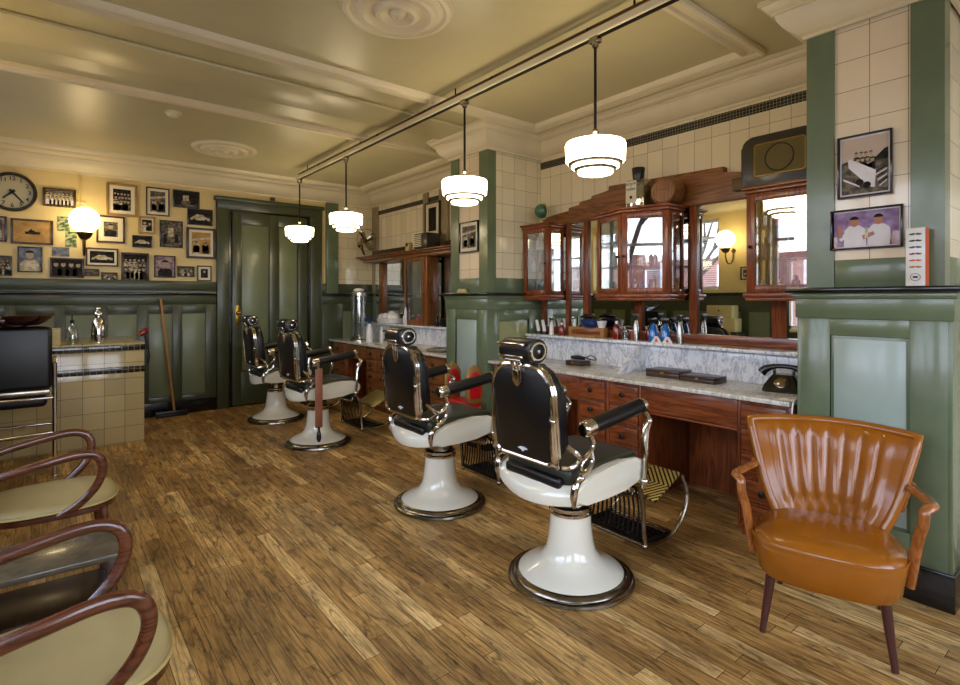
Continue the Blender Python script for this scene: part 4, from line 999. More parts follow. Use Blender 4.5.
# on the worktop
WZ = .838
def case(label, loc, w, d, h, rz):
    t = thing('wooden_case', label, 'case', loc, rz)
    obj('body', B().box(-d / 2, d / 2, -w / 2, w / 2, 0, h * .6, .004), M['darkw'], t)
    lid = obj('lid', B().box(-d / 2, d / 2, -w / 2, w / 2, h * .62, h, .004), M['darkw'], t)
    obj('clasp', B().box(-d / 2 - .004, -d / 2, -.012, .012, h * .45, h * .75, .001), M['brass'], t)
case('dark reddish wooden case on the marble counter, left one of a pair', (3.50, 2.18, WZ), .26, .18, .055, .05)
case('long dark wooden case on the marble counter, right one of a pair', (3.47, 1.90, WZ), .25, .16, .045, -.04)
case('small brown box on the marble counter behind the front barber chair', (3.52, 3.05, WZ), .16, .14, .04, .0)
ck = thing('clipper_cable', 'black hair clipper with looped cable lying on the small brown box', 'clipper', (3.52, 3.05, WZ + .04))
obj('body', B().tube([(0, .07, .02), (0, 0, .024), (0, -.07, .02)], [.014, .02, .013], 12), M['cap'], ck)
obj('cable', B().tube([(0, -.07, .02), (.0, -.14, .05), (.02, -.18, .02), (.03, -.12, .012), (.03, -.02, .03), (.03, .05, .012)], .004, 8), M['cap'], ck)
tp = thing('telephone', 'black desk telephone with dial at the right end of the marble counter', 'telephone', (3.50, 1.40, WZ), math.radians(12))
def pf(b, s0, s1, z0, z1):
    r0 = rrect(0, 0, s0[0], s0[1], .02, 4); r1 = rrect(s1[2] if len(s1) > 2 else 0, 0, s1[0], s1[1], .02, 4)
    return [[(x, y, z0) for x, y in r0], [(x, y, z1) for x, y in r1]]
rg = [[(x, y, z) for x, y in rrect(cx, 0, w, d, .02, 4)] for cx, w, d, z in ((0, .19, .20, 0), (0, .195, .205, .012), (.01, .17, .19, .04), (.025, .12, .15, .075), (.03, .09, .12, .095), (.03, .085, .11, .10))]
obj('body', stack(rg), M['black'], tp)
obj('dial', B().lathe([(.0, .012), (.028, .012), (.04, .006), (.042, 0)], (0, 0, 0), 24, M=Matrix.Translation((-.055, 0, .058)) @ Matrix.Rotation(math.radians(-50), 4, 'Y')), M['oldchrome'], tp)
obj('handset', B().tube([(.03, .125, .10), (.03, .10, .125), (.03, .04, .145), (.03, -.04, .145), (.03, -.10, .125), (.03, -.125, .10)], [.028, .024, .014, .014, .024, .028], 14), M['black'], tp)
obj('cradle', B().box(.015, .045, .045, .06, .095, .13, .004).box(.015, .045, -.06, -.045, .095, .13, .004), M['black'], tp)
one('phone_cord', B().tube([(3.50, 1.29, .85), (3.42, 1.245, .846), (3.30, 1.225, .845), (3.175, 1.21, .845), (3.13, 1.205, .82), (3.125, 1.205, .70), (3.15, 1.205, .5)], .004, 8), M['white'], 'thin pale cord dropping over the counter end by the telephone', 'cord')

# far mirror unit
fu = thing('mirror_unit', 'brown wooden mirror unit with crown moulding over the far counter', 'mirror', (0, 0, 0))
obj('mirror_glass', B().box(3.838, 3.846, 4.45, 7.3, 1.10, 1.96), M['mirror'], fu)
obj('crown', B().box(3.58, XR - .035, 4.46, 7.32, 1.975, 2.0, .006).box(3.62, XR - .035, 4.46, 7.28, 1.93, 1.975, .004).box(3.545, XR - .035, 4.46, 7.36, 2.0, 2.018, .005), M['brownw'], fu)
for q in ((4.46, 5.4), (6.3, 7.28)): obj('top_board', B().box(3.78, XR - .035, q[0], q[1], 2.018, 2.115, .004), M['darkw'], fu)
b = B()
for p, q in ((4.45, 4.50), (5.10, 5.22), (6.11, 6.18), (7.0, 7.12)): obj('post', B().box(3.80, 3.842, p, q, 1.101, 1.929, .003), M['brownz'], fu)
obj('bottom_rail', B().box(3.80, 3.843, 4.46, 7.28, 1.066, 1.10, .003), M['brownw'], fu)
b = B(); frame_door(b, (3.62, 6.08), (3.62, 5.62), 1.085, 1.925, .05)
fd = obj('door', b, M['brownz'], fu)
obj('cupboard_shelf', B().box(3.64, 3.799, 5.625, 6.075, 1.438, 1.45, .002), M['brownw'], fu)
obj('pane', B().box(3.619, 3.623, 5.66, 6.04, 1.13, 1.88), M['glass'], fd)
obj('cupboard_side', B().box(3.62, 3.799, 5.55, 5.62, 1.086, 1.929, .003), M['brownz'], fu); obj('cupboard_side', B().box(3.62, 3.799, 6.08, 6.10, 1.086, 1.929, .003), M['brownz'], fu); obj('cupboard_floor', B().box(3.612, 3.799, 5.55, 6.10, 1.067, 1.085, .002), M['brownz'], fu)
for z in (1.085, 1.45): small(('white' if z > 1.2 else 'beige') + ' bottle on the ' + ('upper' if z > 1.2 else 'lower') + ' level behind the far glass door', (3.72, 5.80, z), .16, .03, M['white'] if z > 1.2 else M['beige'], 'bottle', 'bottles in the far cupboard')
rf = thing('radio', 'small square radio with slatted pale front above the far mirror', 'radio', (3.64, 5.58, 2.018))
obj('casing', B().box(-.085, .11, -.125, .17, 0, .19, .012), M['radiogrey'], rf)
gr = B()
for i in range(7): gr.box(-.091, -.084, .0, .155, .03 + i * .022, .042 + i * .022)
obj('grille', gr, M['paper'], rf)
pf_ = thing('picture_frame', 'tall narrow framed portrait in pale mount standing above the far radio', 'picture', (XR - .033, 5.74, 2.20))
obj('frame', B().box(-.02, 0, -.17, .17, .0, .02).box(-.02, 0, -.17, .17, .42, .44).box(-.02, 0, -.17, -.15, 0, .44).box(-.02, 0, .15, .17, 0, .44), M['darkw'], pf_)
obj('mount', B().box(-.012, -.004, -.15, .15, .02, .42), M['paper'], pf_)
obj('photograph', B().box(-.015, -.011, -.085, .085, .07, .37), M['pdark'], pf_)
cf = thing('small_clock', 'tiny cream figurine with dark dial beside the far radio', 'figurine', (3.62, 5.98, 2.018))
obj('body', B().box(-.03, .03, -.045, .045, 0, .11, .01), M['cream_edge'], cf); obj('dial', B().box(-.033, -.029, -.025, .025, .06, .10), M['cap'], cf)
# wall fan
fn_ = thing('wall_fan', 'old bronze wall fan with open blades in the back corner', 'fan', (3.62, 7.20, 2.16))
b = B()
for k in range(4):
    a = k * PI / 2 + .4
    b.tube([(0, 0, .10), (.04 * math.cos(a), -.01, .10 + .04 * math.sin(a)), (.13 * math.cos(a + .2), -.035, .10 + .13 * math.sin(a + .2)), (.15 * math.cos(a + .45), -.02, .10 + .15 * math.sin(a + .45))], [.010, .03, .045, .01], 10, flat=.12, up=(.0, 1, 0))
obj('blades', b, M['oldchrome'], fn_)
obj('hub', B().sphere((0, 0, .10), .035, seg=16).tube([(0, .0, .10), (0, .07, .10), (0, .10, .09)], [.03, .045, .03], 14), M['bronze'], fn_)
obj('guard', B().tube([(.15 * math.cos(2 * PI * k / 24), -.04, .10 + .165 * math.sin(2 * PI * k / 24)) for k in range(24)], .003, 6, closed=True, raw=True), M['bronze'], fn_)
obj('bracket', B().tube([(0, .09, .08), (.02, .14, .0), (.06, .19, -.06), (.10, .225, -.09)], .012, 10), M['bronze'], fn_)
# far counter clutter
def steril(label, loc, h, r):
    t = thing('sterilising_jar', label, 'glass jar', loc)
    obj('glass_cylinder', B().lathe([(r * .9, .05), (r, .055), (r, h - .06), (r * .9, h - .055)], (0, 0, 0), 28), M['jar'], t)
    obj('stand', B().lathe([(0, 0), (r * 1.25, 0), (r * 1.25, .015), (r, .03), (r, .055), (0, .055)], (0, 0, 0), 28), M['chrome'], t)
    obj('lid_ring', B().lathe([(r * .95, h - .065), (r * 1.05, h - .06), (r * 1.05, h - .02), (r * .9, h - .01), (0, h - .01)], (0, 0, 0), 28), M['chrome'], t)
    cc = B()
    for k in range(7):
        a = k * 2 * PI / 7; cc.cyl((r * .55 * math.cos(a), r * .55 * math.sin(a), .06), (r * .6 * math.cos(a + .5), r * .6 * math.sin(a + .5), h - .12), .006, seg=6)
    obj('instruments', cc, M['steel'], t)['kind'] = 'stuff'
    obj('towel', B().sphere((0, 0, h + .012), r * .75, seg=14, sz=.45).sphere((.02, r * .4, h + .016), r * .45, seg=12, sz=.6), M['white'], t)
    return t
steril('tall glass sterilising jar with chrome base on the far counter, topped with white towels', (3.35, 6.86, .826), .68, .10)
ss = spray('white spray bottle in front of the tall glass jar on the far counter', (3.33, 6.50, .826), .30, .045, 'white', 'navy')
random.seed(8)
b = B()
for i in range(7):
    b.sphere((random.uniform(-.05, .03), random.uniform(-.2, .2), random.uniform(.07, .13)), random.uniform(.05, .07), seg=12, sz=.8)
b.box(-.10, .06, -.24, .24, 0, .07, .02)
one('towel_heap', b, M['white'], 'heap of folded white towels on the far marble shelf beside the glass jar', 'towels', (3.72, 6.62, 1.066))
for i, (y, h, r, m, cp, l) in enumerate(((6.42, .20, .03, 'white', 'white', 'white plastic bottle left of the towel heap'), (5.92, .13, .03, 'redl', 'white', 'small red bottle right of the towel heap'), (5.90 - .12, .14, .028, 'pink', 'white', 'pinkish bottle at the far cupboard foot'), (6.12, .16, .025, 'white', 'steel', 'slim white bottle behind the towel heap'))):
    bottle('lotion_bottle', l, (3.645, y, 1.066) if i != 0 else (3.50, y + .06, .826), h, r, M[m], M[cp])
bottle('lotion_bottle', 'tall thin white and blue bottle standing before the far cupboard', (3.60, 6.02, 1.066), .27, .02, M['white'], M['bluel'])
gt = B().box(-.03, .03, -.08, .08, 0, .10, .008)
one('dark_gadget', gt, M['iron'], 'cluster of dark metal tools standing on the far shelf', 'tools', (3.70, 5.26, 1.066))
bottle('lotion_bottle', 'dark bottle left in the tool cluster on the far shelf', (3.68, 5.42, 1.066), .15, .025, M['cap'], M['steel'])
small('white jar on the far shelf left of the green pillar', (3.70, 4.98, 1.066), .08, .035, M['white'], 'jar', None)
bottle('lotion_bottle', 'small white bottle on the far shelf nearest the green pillar', (3.70, 4.80, 1.066), .10, .022, M['white'], M['cap'])

# red and gilt child seat against the far pillar
rc = thing('ornate_chair', 'small ornate red chair with gilt carved edges by the far green pillar', 'chair', (2.90, 3.90, 0))
for dy, nm in ((.10, 'side_panel'), (-.22, 'side_panel')):
    pn = B().prism([(-.075, .50), (-.09, .56), (-.085, .74), (-.05, .79), (0, .825), (.05, .79), (.085, .74), (.09, .56), (.075, .50), (0, .475)], dy, dy + .03, 'y', bev=.006)
    s_ = obj(nm, pn, M['gilt'], rc)
    obj('velvet', B().prism([(-.055, .53), (-.062, .60), (-.058, .73), (-.03, .76), (.03, .76), (.058, .73), (.062, .60), (.055, .53)], dy - .008, dy + .038, 'y', bev=.006), M['redpl'], s_)
obj('seat', B().box(-.09, .09, -.19, .10, .44, .50, .012), M['redpl'], rc)
for x in (-.075, .075):
    for y in (-.18, .10): obj('leg', B().tube([(x, y, .45), (x * 1.05, y, .3), (x, y, .12), (x * 1.1, y, 0)], [.016, .012, .014, .01], 10), M['gilt'], rc)

# pillar ledge items
mb = thing('moustache_box', 'tall white box with a column of coloured moustaches on the near pillar ledge', 'box', (3.115, .668, 1.46), 0)
obj('carton', B().box(-.03, .03, -.036, .036, 0, .265, .002), M['white'], mb)
obj('orange_side', B().box(-.03, .03, -.0375, -.036, 0, .265), M['orangel'], mb)
mst = [(-.026, .002), (-.018, -.003), (-.008, -.003), (0, .0), (.008, -.003), (.018, -.003), (.026, .002), (.016, .005), (.006, .007), (0, .004), (-.006, .007), (-.016, .005)]
for i, cmat in enumerate(('cap', 'cap', 'navy', 'redl', 'orangel', 'straw')):
    obj('printed_moustache', B().prism([(p, .235 - i * .03 + q) for p, q in mst], -.0312, -.0298, 'x'), M[cmat], mb)
obj('round_emblem', B().tube([(-.0305, .018 * math.cos(2 * PI * k / 20), .04 + .016 * math.sin(2 * PI * k / 20)) for k in range(20)], .0012, 5, closed=True, raw=True).box(-.0312, -.03, -.009, .009, .036, .045), M['iron'], mb)
one('nail_brush', B().box(-.025, .025, -.055, .055, 0, .022, .006).box(-.02, .02, -.045, .045, .02, .038, .004), M['cream_edge'], 'pale wooden brush lying on the far pillar ledge', 'brush', (3.13, 4.18, 1.46))

# ------------------------------------------------------------------ pictures
def people(b, w, h, z0, rows, n, seed, big=1.0, suits=(1, 2, 3)):
    """heads with hair and shouldered bodies, rows back to front, in the x,z plane facing -y; slots: 0 bg 1 dark 2 mid 3 light 4 skin"""
    r = random.Random(seed)
    for row in range(rows):
        y = -.0006 * (row + 1)
        for k in range(n):
            s_ = (h / (rows + 1.2)) * .16 * big * (1 + .15 * row)
            x = -w / 2 + w * (k + .5 + .3 * (row % 2)) / (n + .3 * (rows > 1)) + r.uniform(-.1, .1) * s_
            zc = z0 + h * (.78 - .55 * row / max(rows, 1)) - (0 if rows > 1 else h * .1) + r.uniform(-.3, .3) * s_
            su = r.choice(suits)
            bw = s_ * 1.9; bot = max(z0, zc - s_ * 6)
            x0 = max(-w / 2, x - bw); x1 = min(w / 2, x + bw)
            if x1 - x0 < s_: continue
            b.add([(x0, y, bot), (x1, y, bot), (x1, y, zc - s_ * 2.1), (min(x1, x + bw * .6), y, zc - s_ * 1.4), (max(x0, x - bw * .6), y, zc - s_ * 1.4), (x0, y, zc - s_ * 2.1)], [(0, 1, 2, 3, 4, 5)], su)
            b.add([(max(-w / 2, min(w / 2, x + s_ * .8 * math.cos(2 * PI * q / 12))), y - .0002, zc + s_ * 1.05 * math.sin(2 * PI * q / 12)) for q in range(12)], [list(range(12))], 4)
            hh = [(max(-w / 2, min(w / 2, x + s_ * .9 * math.cos(PI * q / 7))), y - .0003, zc + s_ * .5 + s_ * .68 * math.sin(PI * q / 7)) for q in range(8)]
            b.add(hh, [list(range(8))], 1)
def poly(b, pts, mi, d=1): b.add([(x, -.0006 * d, z) for x, z in pts], [list(range(len(pts)))], mi)
def picture(label, x, z, w, h, frame='darkw', fw=.018, mat_=None, mw=.0, style='group', seed=0, y=None, rz=0, tilt=0, px=None, name='picture_frame', grp='photographs on the back wall', bgmat='pmid'):
    loc = (x, YB - .001, z) if px is None else px
    t = thing(name, label, 'picture', loc, rz, grp) if fw else bpy.data.objects.new('tmp', None)
    t.rotation_euler = (0, math.radians(tilt), rz)
    f = B()
    if fw:
        d = .022
        for a, c, e, g_ in ((-w / 2, -w / 2 + fw, -h / 2, h / 2), (w / 2 - fw, w / 2, -h / 2, h / 2), (-w / 2 + fw, w / 2 - fw, -h / 2, -h / 2 + fw), (-w / 2 + fw, w / 2 - fw, h / 2 - fw, h / 2)):
            f.box(a, c, -d, 0, e, g_, .003)
        obj('frame', f, M[frame], t)
    iw, ih = w - 2 * fw, h - 2 * fw; dy = -.010
    if mw:
        obj('mount', B().box(-iw / 2, iw / 2, dy, -.001, -ih / 2, ih / 2), M[mat_ or 'paper'], t); iw -= 2 * mw; ih -= 2 * mw; dy = -.011
    b = B(); b.box(-iw / 2, iw / 2, 0.0, -dy - .001, -ih / 2, ih / 2)
    sl = [M[bgmat], M['pdark'], M['pmid'], M['plight'], M['skin'], M['ppurple'], M['redl'], M['white_print']]
    if style == 'barbers': sl[4] = M['tan_skin']
    if style == 'team': people(b, iw, ih, -ih / 2, 2, 7, seed, 1.5, (3, 3, 7))
    elif style == 'group': people(b, iw, ih, -ih / 2, 1, 4, seed, 2.0, (1, 1, 2))
    elif style == 'crowd': people(b, iw, ih, -ih / 2, 3, 5, seed, 1.4, (1, 2, 3))
    elif style == 'pair': people(b, iw, ih, -ih / 2, 1, 2, seed, 2.0, (1, 3))
    elif style == 'portrait': people(b, iw * .96, ih, -ih / 2, 1, 1, seed, 2.3, (1,) if seed % 2 else (3,))
    elif style == 'ship':
        poly(b, [(-iw * .32, -ih * .02), (-iw * .26, -ih * .2), (iw * .28, -ih * .2), (iw * .34, .0), (iw * .1, .02 * ih), (iw * .08, ih * .12), (-iw * .12, ih * .14), (-iw * .16, .02 * ih)], 1)
        poly(b, [(-iw * .1, ih * .14), (-iw * .04, ih * .26), (iw * .0, ih * .12)], 1); poly(b, [(-iw * .4, -ih * .2), (iw * .4, -ih * .2), (iw * .4, -ih * .24), (-iw * .4, -ih * .24)], 2)
    elif style == 'shop':
        poly(b, [(-iw * .5, ih * .1), (iw * .5, ih * .22), (iw * .5, ih * .30), (-iw * .5, ih * .2)], 3); poly(b, [(-iw * .4, -ih * .5), (-iw * .4, ih * .02), (-iw * .1, ih * .05), (-iw * .1, -ih * .5)], 3); poly(b, [(iw * .05, -ih * .4), (iw * .4, -ih * .32), (iw * .4, -ih * .05), (iw * .05, -ih * .08)], 1)
        people(b, iw, ih * .7, -ih / 2, 1, 2, seed, 1.4, (1, 2))
    elif style == 'car':
        poly(b, [(-iw * .42, -ih * .1), (-iw * .3, ih * .02), (-iw * .15, ih * .18), (iw * .12, ih * .18), (iw * .22, ih * .03), (iw * .42, -ih * .03), (iw * .44, -ih * .22), (-iw * .44, -ih * .22)], 3)
        for cx in (-.26, .26): poly(b, [(iw * cx + ih * .09 * math.cos(q * PI / 6), -ih * .22 + ih * .09 * math.sin(q * PI / 6)) for q in range(12)], 1, 2)
    elif style == 'room':
        poly(b, [(-iw * .5, -ih * .5), (-iw * .2, -ih * .1), (iw * .25, -ih * .1), (iw * .5, -ih * .5)], 2); poly(b, [(-iw * .15, -ih * .1), (-iw * .15, ih * .25), (iw * .1, ih * .25), (iw * .1, -ih * .1)], 3); poly(b, [(iw * .15, -ih * .35), (iw * .18, ih * .0), (iw * .3, ih * .02), (iw * .36, -ih * .35)], 1, 2)
        poly(b, [(-iw * .4, -ih * .4), (-iw * .35, -ih * .02), (-iw * .24, -ih * .02), (-iw * .2, -ih * .4)], 1, 2)
    elif style == 'stairs':
        # white boarding stairs on wheels with a crowd, hills behind
        poly(b, [(-iw * .5, -ih * .5), (iw * .5, -ih * .5), (iw * .5, ih * .05), (-iw * .5, ih * .08)], 2)
        poly(b, [(-iw * .5, ih * .08), (-iw * .2, ih * .13), (iw * .25, ih * .12), (iw * .42, ih * .24), (iw * .5, ih * .26), (iw * .5, ih * .05)], 1, 1.5)
        people(b, iw * .45, ih * .42, -ih * .12, 2, 4, 3, 1.6, (1, 2, 3))
        poly(b, [(-iw * .36, ih * .12), (-iw * .30, ih * .14), (iw * .25, -ih * .12), (iw * .22, -ih * .42), (iw * .12, -ih * .40), (-iw * .34, -ih * .02)], 7, 4)
        for i in range(6): poly(b, [(iw * (.22 + .02 * i), -ih * (.14 + .05 * i)), (iw * .48, -ih * (.05 + .05 * i)), (iw * .48, -ih * (.075 + .05 * i)), (iw * (.22 + .02 * i), -ih * (.165 + .05 * i))], 7 if i % 2 else 1, 3)
        for cx, cz_ in ((-.1, -.30), (.06, -.36)): poly(b, [(iw * cx + ih * .06 * math.cos(q * PI / 6), ih * cz_ + ih * .06 * math.sin(q * PI / 6)) for q in range(12)], 1, 5)
        poly(b, [(-iw * .46, -ih * .2), (-iw * .1, -ih * .36), (-iw * .1, -ih * .39), (-iw * .46, -ih * .24)], 7, 5)
    elif style == 'barbers':
        # two men in white tunics, the left one waving
        for cx, hh in ((-.17, .18), (.2, .2)):
            poly(b, [(iw * (cx - .17), -ih * .5), (iw * (cx + .19), -ih * .5), (iw * (cx + .17), -ih * .02), (iw * (cx + .08), ih * .1), (iw * (cx - .08), ih * .1), (iw * (cx - .16), -ih * .03)], 7, 2)
            poly(b, [(iw * cx + ih * .11 * math.cos(q * PI / 7), ih * (hh + .03) + ih * .15 * math.sin(q * PI / 7)) for q in range(14)], 4, 3)
            poly(b, [(iw * cx + ih * .115 * math.cos(q * PI / 7), ih * (hh + .09) + ih * .10 * math.sin(q * PI / 7)) for q in range(8)], 1, 4)
        poly(b, [(-iw * .30, -ih * .05), (-iw * .42, -ih * .28), (-iw * .38, -ih * .34), (-iw * .26, -ih * .2)], 7, 3); poly(b, [(-iw * .42, -ih * .25), (-iw * .44, ih * .12), (-iw * .38, ih * .16), (-iw * .36, -ih * .22)], 4, 4)
        poly(b, [(-iw * .05, -ih * .2), (iw * .12, -ih * .1), (iw * .14, -ih * .2), (-iw * .03, -ih * .32)], 4, 5); poly(b, [(-iw * .01, -ih * .28), (iw * .05, -ih * .28), (iw * .04, ih * .02), (iw * .0, ih * .02)], 3, 6)
        poly(b, [(iw * .36, -ih * .5), (iw * .5, -ih * .5), (iw * .5, -ih * .14), (iw * .4, -ih * .12)], 6, 2); poly(b, [(-iw * .5, -ih * .5), (-iw * .44, -ih * .5), (-iw * .44, -ih * .2), (-iw * .5, -ih * .2)], 6, 2)
    if not fw: return one(name, B().box(-iw / 2, iw / 2, -.004, 0, -ih / 2, ih / 2), M[bgmat], label, 'poster', loc, rz, 'unframed posters by the globe lamp')
    o = obj('photograph', b, sl, t, recalc=False); o.location = (0, dy, 0)
    # pieces drawn above start at y=0 and step towards the viewer
    return t
P = picture
P('team photo of men in white, in a thin olive frame right of the clock', .091, 2.503, .287, .2, 'bronze', .022, style='team', seed=1, bgmat='pmid')
P('wide tan frame with a crowd photo in a cream mount, beneath the cornice', .659, 2.545, .30, .375, 'gilt', .026, 'paper', .038, 'crowd', 2, bgmat='pdark')
P('dark framed shop photo in a pale mount, left of the top right picture', 1.018, 2.565, .245, .335, 'darkw', .014, 'paper', .03, 'shop', 3)
P('dark evening photo in a narrow black frame nearest the cornice and door', 1.324, 2.63, .29, .215, 'black', .014, style='room', seed=4, bgmat='pdark')
P('black framed night car photo, left of the door frame', 1.476, 2.424, .285, .205, 'black', .014, style='car', seed=5, bgmat='pdark')
P('small tan framed portrait of a pair under the shop photo', .907, 2.274, .17, .205, 'gilt', .022, 'paper', .014, 'pair', 6, bgmat='pdark')
P('tall black framed photo of a barber room', 1.16, 2.189, .245, .325, 'black', .012, style='room', seed=7, bgmat='pmid')
P('large black framed shop picture with cream mount beside the door', 1.488, 2.098, .33, .385, 'darkw', .028, 'paper', .03, 'shop', 8, bgmat='psepia')
P('low dark framed street photo under the small tan portrait', .857, 2.078, .20, .14, 'black', .014, style='car', seed=9, bgmat='pdark')
P('dark framed portrait with wide white mount, right of the globe lamp', .551, 2.197, .27, .305, 'darkw', .018, 'paper', .05, 'portrait', 11, bgmat='pmid')
P('golden brown framed drawing of a ship under the clock', -.138, 2.115, .35, .265, 'darkw', .02, 'psepia', .05, 'ship', 10, bgmat='psepia')
P('framed pale picture cut by the left edge of the photo', -.428, 2.126, .17, .265, 'black', .016, 'pmauve', .02, 'portrait', 12)
P('framed photo of a car in cream mount, under the white-mounted portrait', .471, 1.875, .30, .205, 'darkw', .014, 'paper', .022, 'car', 13, bgmat='pdark')
P('large brown framed group photo with white caption strip, centre right', .788, 1.775, .275, .335, 'darkw', .024, style='crowd', seed=14, bgmat='pdark')
P('dark framed mauve-toned photo right of the large group photo', 1.091, 1.792, .225, .265, 'darkw', .014, style='portrait', seed=15, bgmat='pmauve')
P('small dark framed crowd photo above the green panelling', 1.318, 1.739, .19, .13, 'black', .012, style='crowd', seed=16, bgmat='pmid')
P('smallest upright framed photo with pale mount, lowest beside the door', 1.524, 1.722, .165, .195, 'darkw', .014, 'paper', .028, 'portrait', 17, bgmat='pdark')
P('bluish photo of a seated man in thin black frame, below the ship drawing', -.157, 1.82, .205, .27, 'black', .012, style='portrait', seed=18, bgmat='pblue')
P('dark framed crowd photo low at the left edge of the photo', -.397, 1.746, .19, .21, 'black', .014, style='crowd', seed=19, bgmat='pmid')
P('brown framed photo of men in dark suits, below the globe lamp', .156, 1.743, .30, .215, 'darkw', .018, style='group', seed=20, bgmat='pdark')
P('small dark brown plaque right of the men in dark suits', .374, 1.698, .14, .08, 'darkw', .012, style='none', seed=21, bgmat='pmid')
P('tiny wide framed photo lowest on the cream wall', .539, 1.655, .155, .10, 'bronze', .010, style='crowd', seed=22, bgmat='pmid')
P('unframed green and white poster left of the globe lamp', .126, 2.223, .11, .16, fw=0, style='none', seed=23, bgmat='pgreen', name='poster')
P('unframed green and white poster hidden partly behind the globe lamp arm', .19, 2.056, .10, .17, fw=0, style='none', seed=24, bgmat='pgreen', name='poster')
P('unframed pale card with a dark mountain shape below the posters', .10, 1.915, .15, .10, fw=0, style='none', seed=25, bgmat='pblue', name='poster')
P('framed photo of white boarding stairs, upper picture on the near green pillar', 0, 0, .232, .315, 'black', .010, 'white_print', .008, 'stairs', 1, px=(PX + .010, .888, 2.068), rz=-PI / 2, grp='pictures on the near pillar', bgmat='psoft', tilt=0)
P('framed colour photo of two smiling barbers in white, on the near green pillar', 0, 0, .305, .205, 'black', .010, 'white_print', .006, 'barbers', 2, px=(PX + .010, .884, 1.752), rz=-PI / 2, grp='pictures on the near pillar', bgmat='ppurple')
P('framed sepia street photo on the tiles of the far green pillar', 0, 0, .30, .30, 'black', .014, 'paper', .03, 'shop', 5, px=(PX + .010, 4.12, 2.0), rz=-PI / 2, grp=None, bgmat='pmid')
P('small framed landscape on the yellow left wall seen in the mirror', 0, 0, .26, .2, 'darkw', .02, 'paper', .02, 'car', 5, px=(XL + .001, 3.86, 1.80), rz=PI / 2, grp=None, bgmat='pmid')

# wall clock
ck_ = thing('wall_clock', 'round black-rimmed wall clock at the upper left of the back wall', 'clock', (-.30, YB - .001, 2.52))
RC = Matrix.Rotation(PI / 2, 4, 'X')
obj('rim', B().lathe([(.205, 0), (.205, .03), (.195, .045), (.18, .045), (.170, .03), (.170, .012), (.175, 0)], (0, 0, 0), 48, M=RC), M['black'], ck_)
obj('face', B().lathe([(0, .012), (.172, .012), (.172, .0), (0, 0)], (0, 0, 0), 48, M=RC), M['clockface'], ck_)
nb = B()
for k in range(12):
    a = PI / 2 - (k + 1) * PI / 6; v, f = text(str(k + 1), .058)
    nb.add([(p[0] + .14 * math.cos(a), -.0135, p[1] + .14 * math.sin(a)) for p in v], f)
obj('numerals', nb, M['cap'], ck_, recalc=False)
def hand(ang, L, w):
    a = math.radians(90 - ang); d = Vector((math.cos(a), 0, math.sin(a))); n_ = Vector((-math.sin(a), 0, math.cos(a)))
    b = B(); q = [d * -.03 + n_ * w, d * L + n_ * w * .5, d * L - n_ * w * .5, d * -.03 - n_ * w]
    b.add([(p.x, -.016, p.z) for p in q] + [(p.x, -.020, p.z) for p in q], [(0, 1, 2, 3), (7, 6, 5, 4), (0, 4, 5, 1), (1, 5, 6, 2), (2, 6, 7, 3), (3, 7, 4, 0)])
    return b
obj('hour_hand', hand(226, .105, .014), M['cap'], ck_); obj('minute_hand', hand(140, .145, .011), M['cap'], ck_)

# things only the mirrors show: cabinet with beige boxes by the left wall
lc = thing('low_cupboard', 'low dark green cupboard by the left wall under two beige boxes', 'cupboard', (-.52, 4.45, 0))
obj('body', B().box(-.17, .12, -.55, .55, 0, .88, .004), M['dgreen'], lc)
obj('top', B().box(-.18, .14, -.57, .57, .88, .90, .004), M['darkw'], lc)
t = thing('file_box', 'beige card-index box, lower one on the low green cupboard', 'box', (-.52, 4.12, .90))
obj('body', B().box(-.11, .11, -.20, .20, 0, .20, .006), M['beige'], t); obj('label_hole', B().cyl((.108, 0, .12), (.113, 0, .12), .014), M['cap'], t)
dup(t, (-.52, 4.17, 1.10), label='beige card-index box, upper one on the low green cupboard')

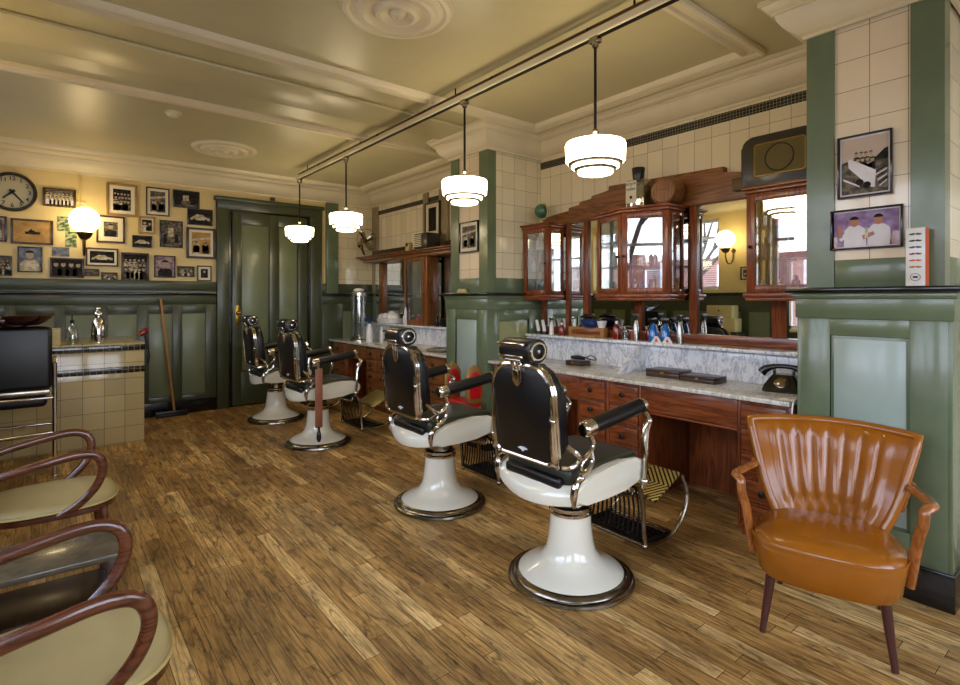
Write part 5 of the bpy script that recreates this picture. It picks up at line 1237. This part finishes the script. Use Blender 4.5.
# ------------------------------------------------------------------ street outside the windows
struct('ground', B().box(-40, XL - .2, -30, 30, -.35, -.25).box(XL - .2, 40, -40, YF - .2, -.35, -.25), M['pave'])
hs = thing('brick_building', 'brick building across the street, seen only through the windows', 'building', (-13, 2, -.25))
obj('walls', B().box(-3, 0, -14, 14, 0, 3.3), M['brick'], hs)
for i in range(8):
    w = obj('window', B().box(0, .06, -12.6 + i * 3.3, -11.1 + i * 3.3, 1.2, 3.0), M['white'], hs)
    obj('pane', B().box(.06, .07, -12.5 + i * 3.3, -11.2 + i * 3.3, 1.3, 2.9), simple('dark_pane', (50, 60, 70), .1), w)
def tree(x, y, seed):
    r = random.Random(seed); b = B()
    def br(p, d, L, rad, k):
        q = p + d * L; b.tube([p, (p + q) / 2 + Vector((r.uniform(-.05, .05), r.uniform(-.05, .05), 0)), q], [rad, rad * .8, rad * .65], 6, n=2)
        if k == 0: return
        for _ in range(3):
            nd = (d + Vector((r.uniform(-.7, .7), r.uniform(-.7, .7), r.uniform(-.1, .5)))).normalized(); br(q, nd, L * .74, rad * .62, k - 1)
    br(Vector((0, 0, 0)), Vector((0, 0, 1)), 1.9, .12, 5)
    one('bare_tree', b, M['bark'], 'bare street tree outside the windows, ' + ('nearer the corner' if seed == 1 else 'further along'), 'tree', (x, y, -.25))
tree(-4.2, 2.4, 1); tree(-7, 8.5, 2)

# ------------------------------------------------------------------ light
w = bpy.data.worlds.new('sky'); scene.world = w; w.use_nodes = True; nt = w.node_tree
bg = nt.nodes['Background']; tcw = nt.nodes.new('ShaderNodeTexCoord'); sep = nt.nodes.new('ShaderNodeSeparateXYZ'); nt.links.new(tcw.outputs['Generated'], sep.inputs[0])
nt.links.new(ramp(nt, sep.outputs[2], [(.0, (.66, .70, .76)), (.4, (.62, .72, .95)), (1, (.5, .62, .95))]), bg.inputs['Color']); bg.inputs['Strength'].default_value = 6.3
def portal(loc, rot, sx, sy):
    l = bpy.data.lights.new('window_portal', 'AREA'); l.shape = 'RECTANGLE'; l.size = sx; l.size_y = sy
    l.cycles.is_portal = True
    o = bpy.data.objects.new('window_portal', l); C.objects.link(o); o.location = loc; o.rotation_euler = rot; return o
for (a, b_, c, d) in LH: portal((XL - .22, (a + b_) / 2, (c + d) / 2), (0, -PI / 2, 0), d - c, b_ - a)
for (a, b_, c, d) in FH: portal(((a + b_) / 2, YF - .22, (c + d) / 2), (PI / 2, 0, 0), b_ - a, d - c)

# ------------------------------------------------------------------ camera and view
cam = bpy.data.cameras.new('camera'); co = bpy.data.objects.new('camera', cam); C.objects.link(co)
co.location = (0, 0, 1.4); co.rotation_euler = (PI / 2, 0, -math.radians(38.7508))
cam.sensor_width = 36; cam.lens = 36 * 537 / 960; cam.shift_y = -43.5 / 960; cam.clip_start = .02
scene.camera = co
vs = scene.view_settings; vs.view_transform = 'Standard'; vs.look = 'None'; vs.gamma = 1; vs.exposure = 0.6; vs.use_curve_mapping = False
scene.cycles.use_denoising = True
scene.cycles.max_bounces = 8; scene.cycles.transparent_max_bounces = 12; scene.cycles.caustics_reflective = False; scene.cycles.caustics_refractive = False
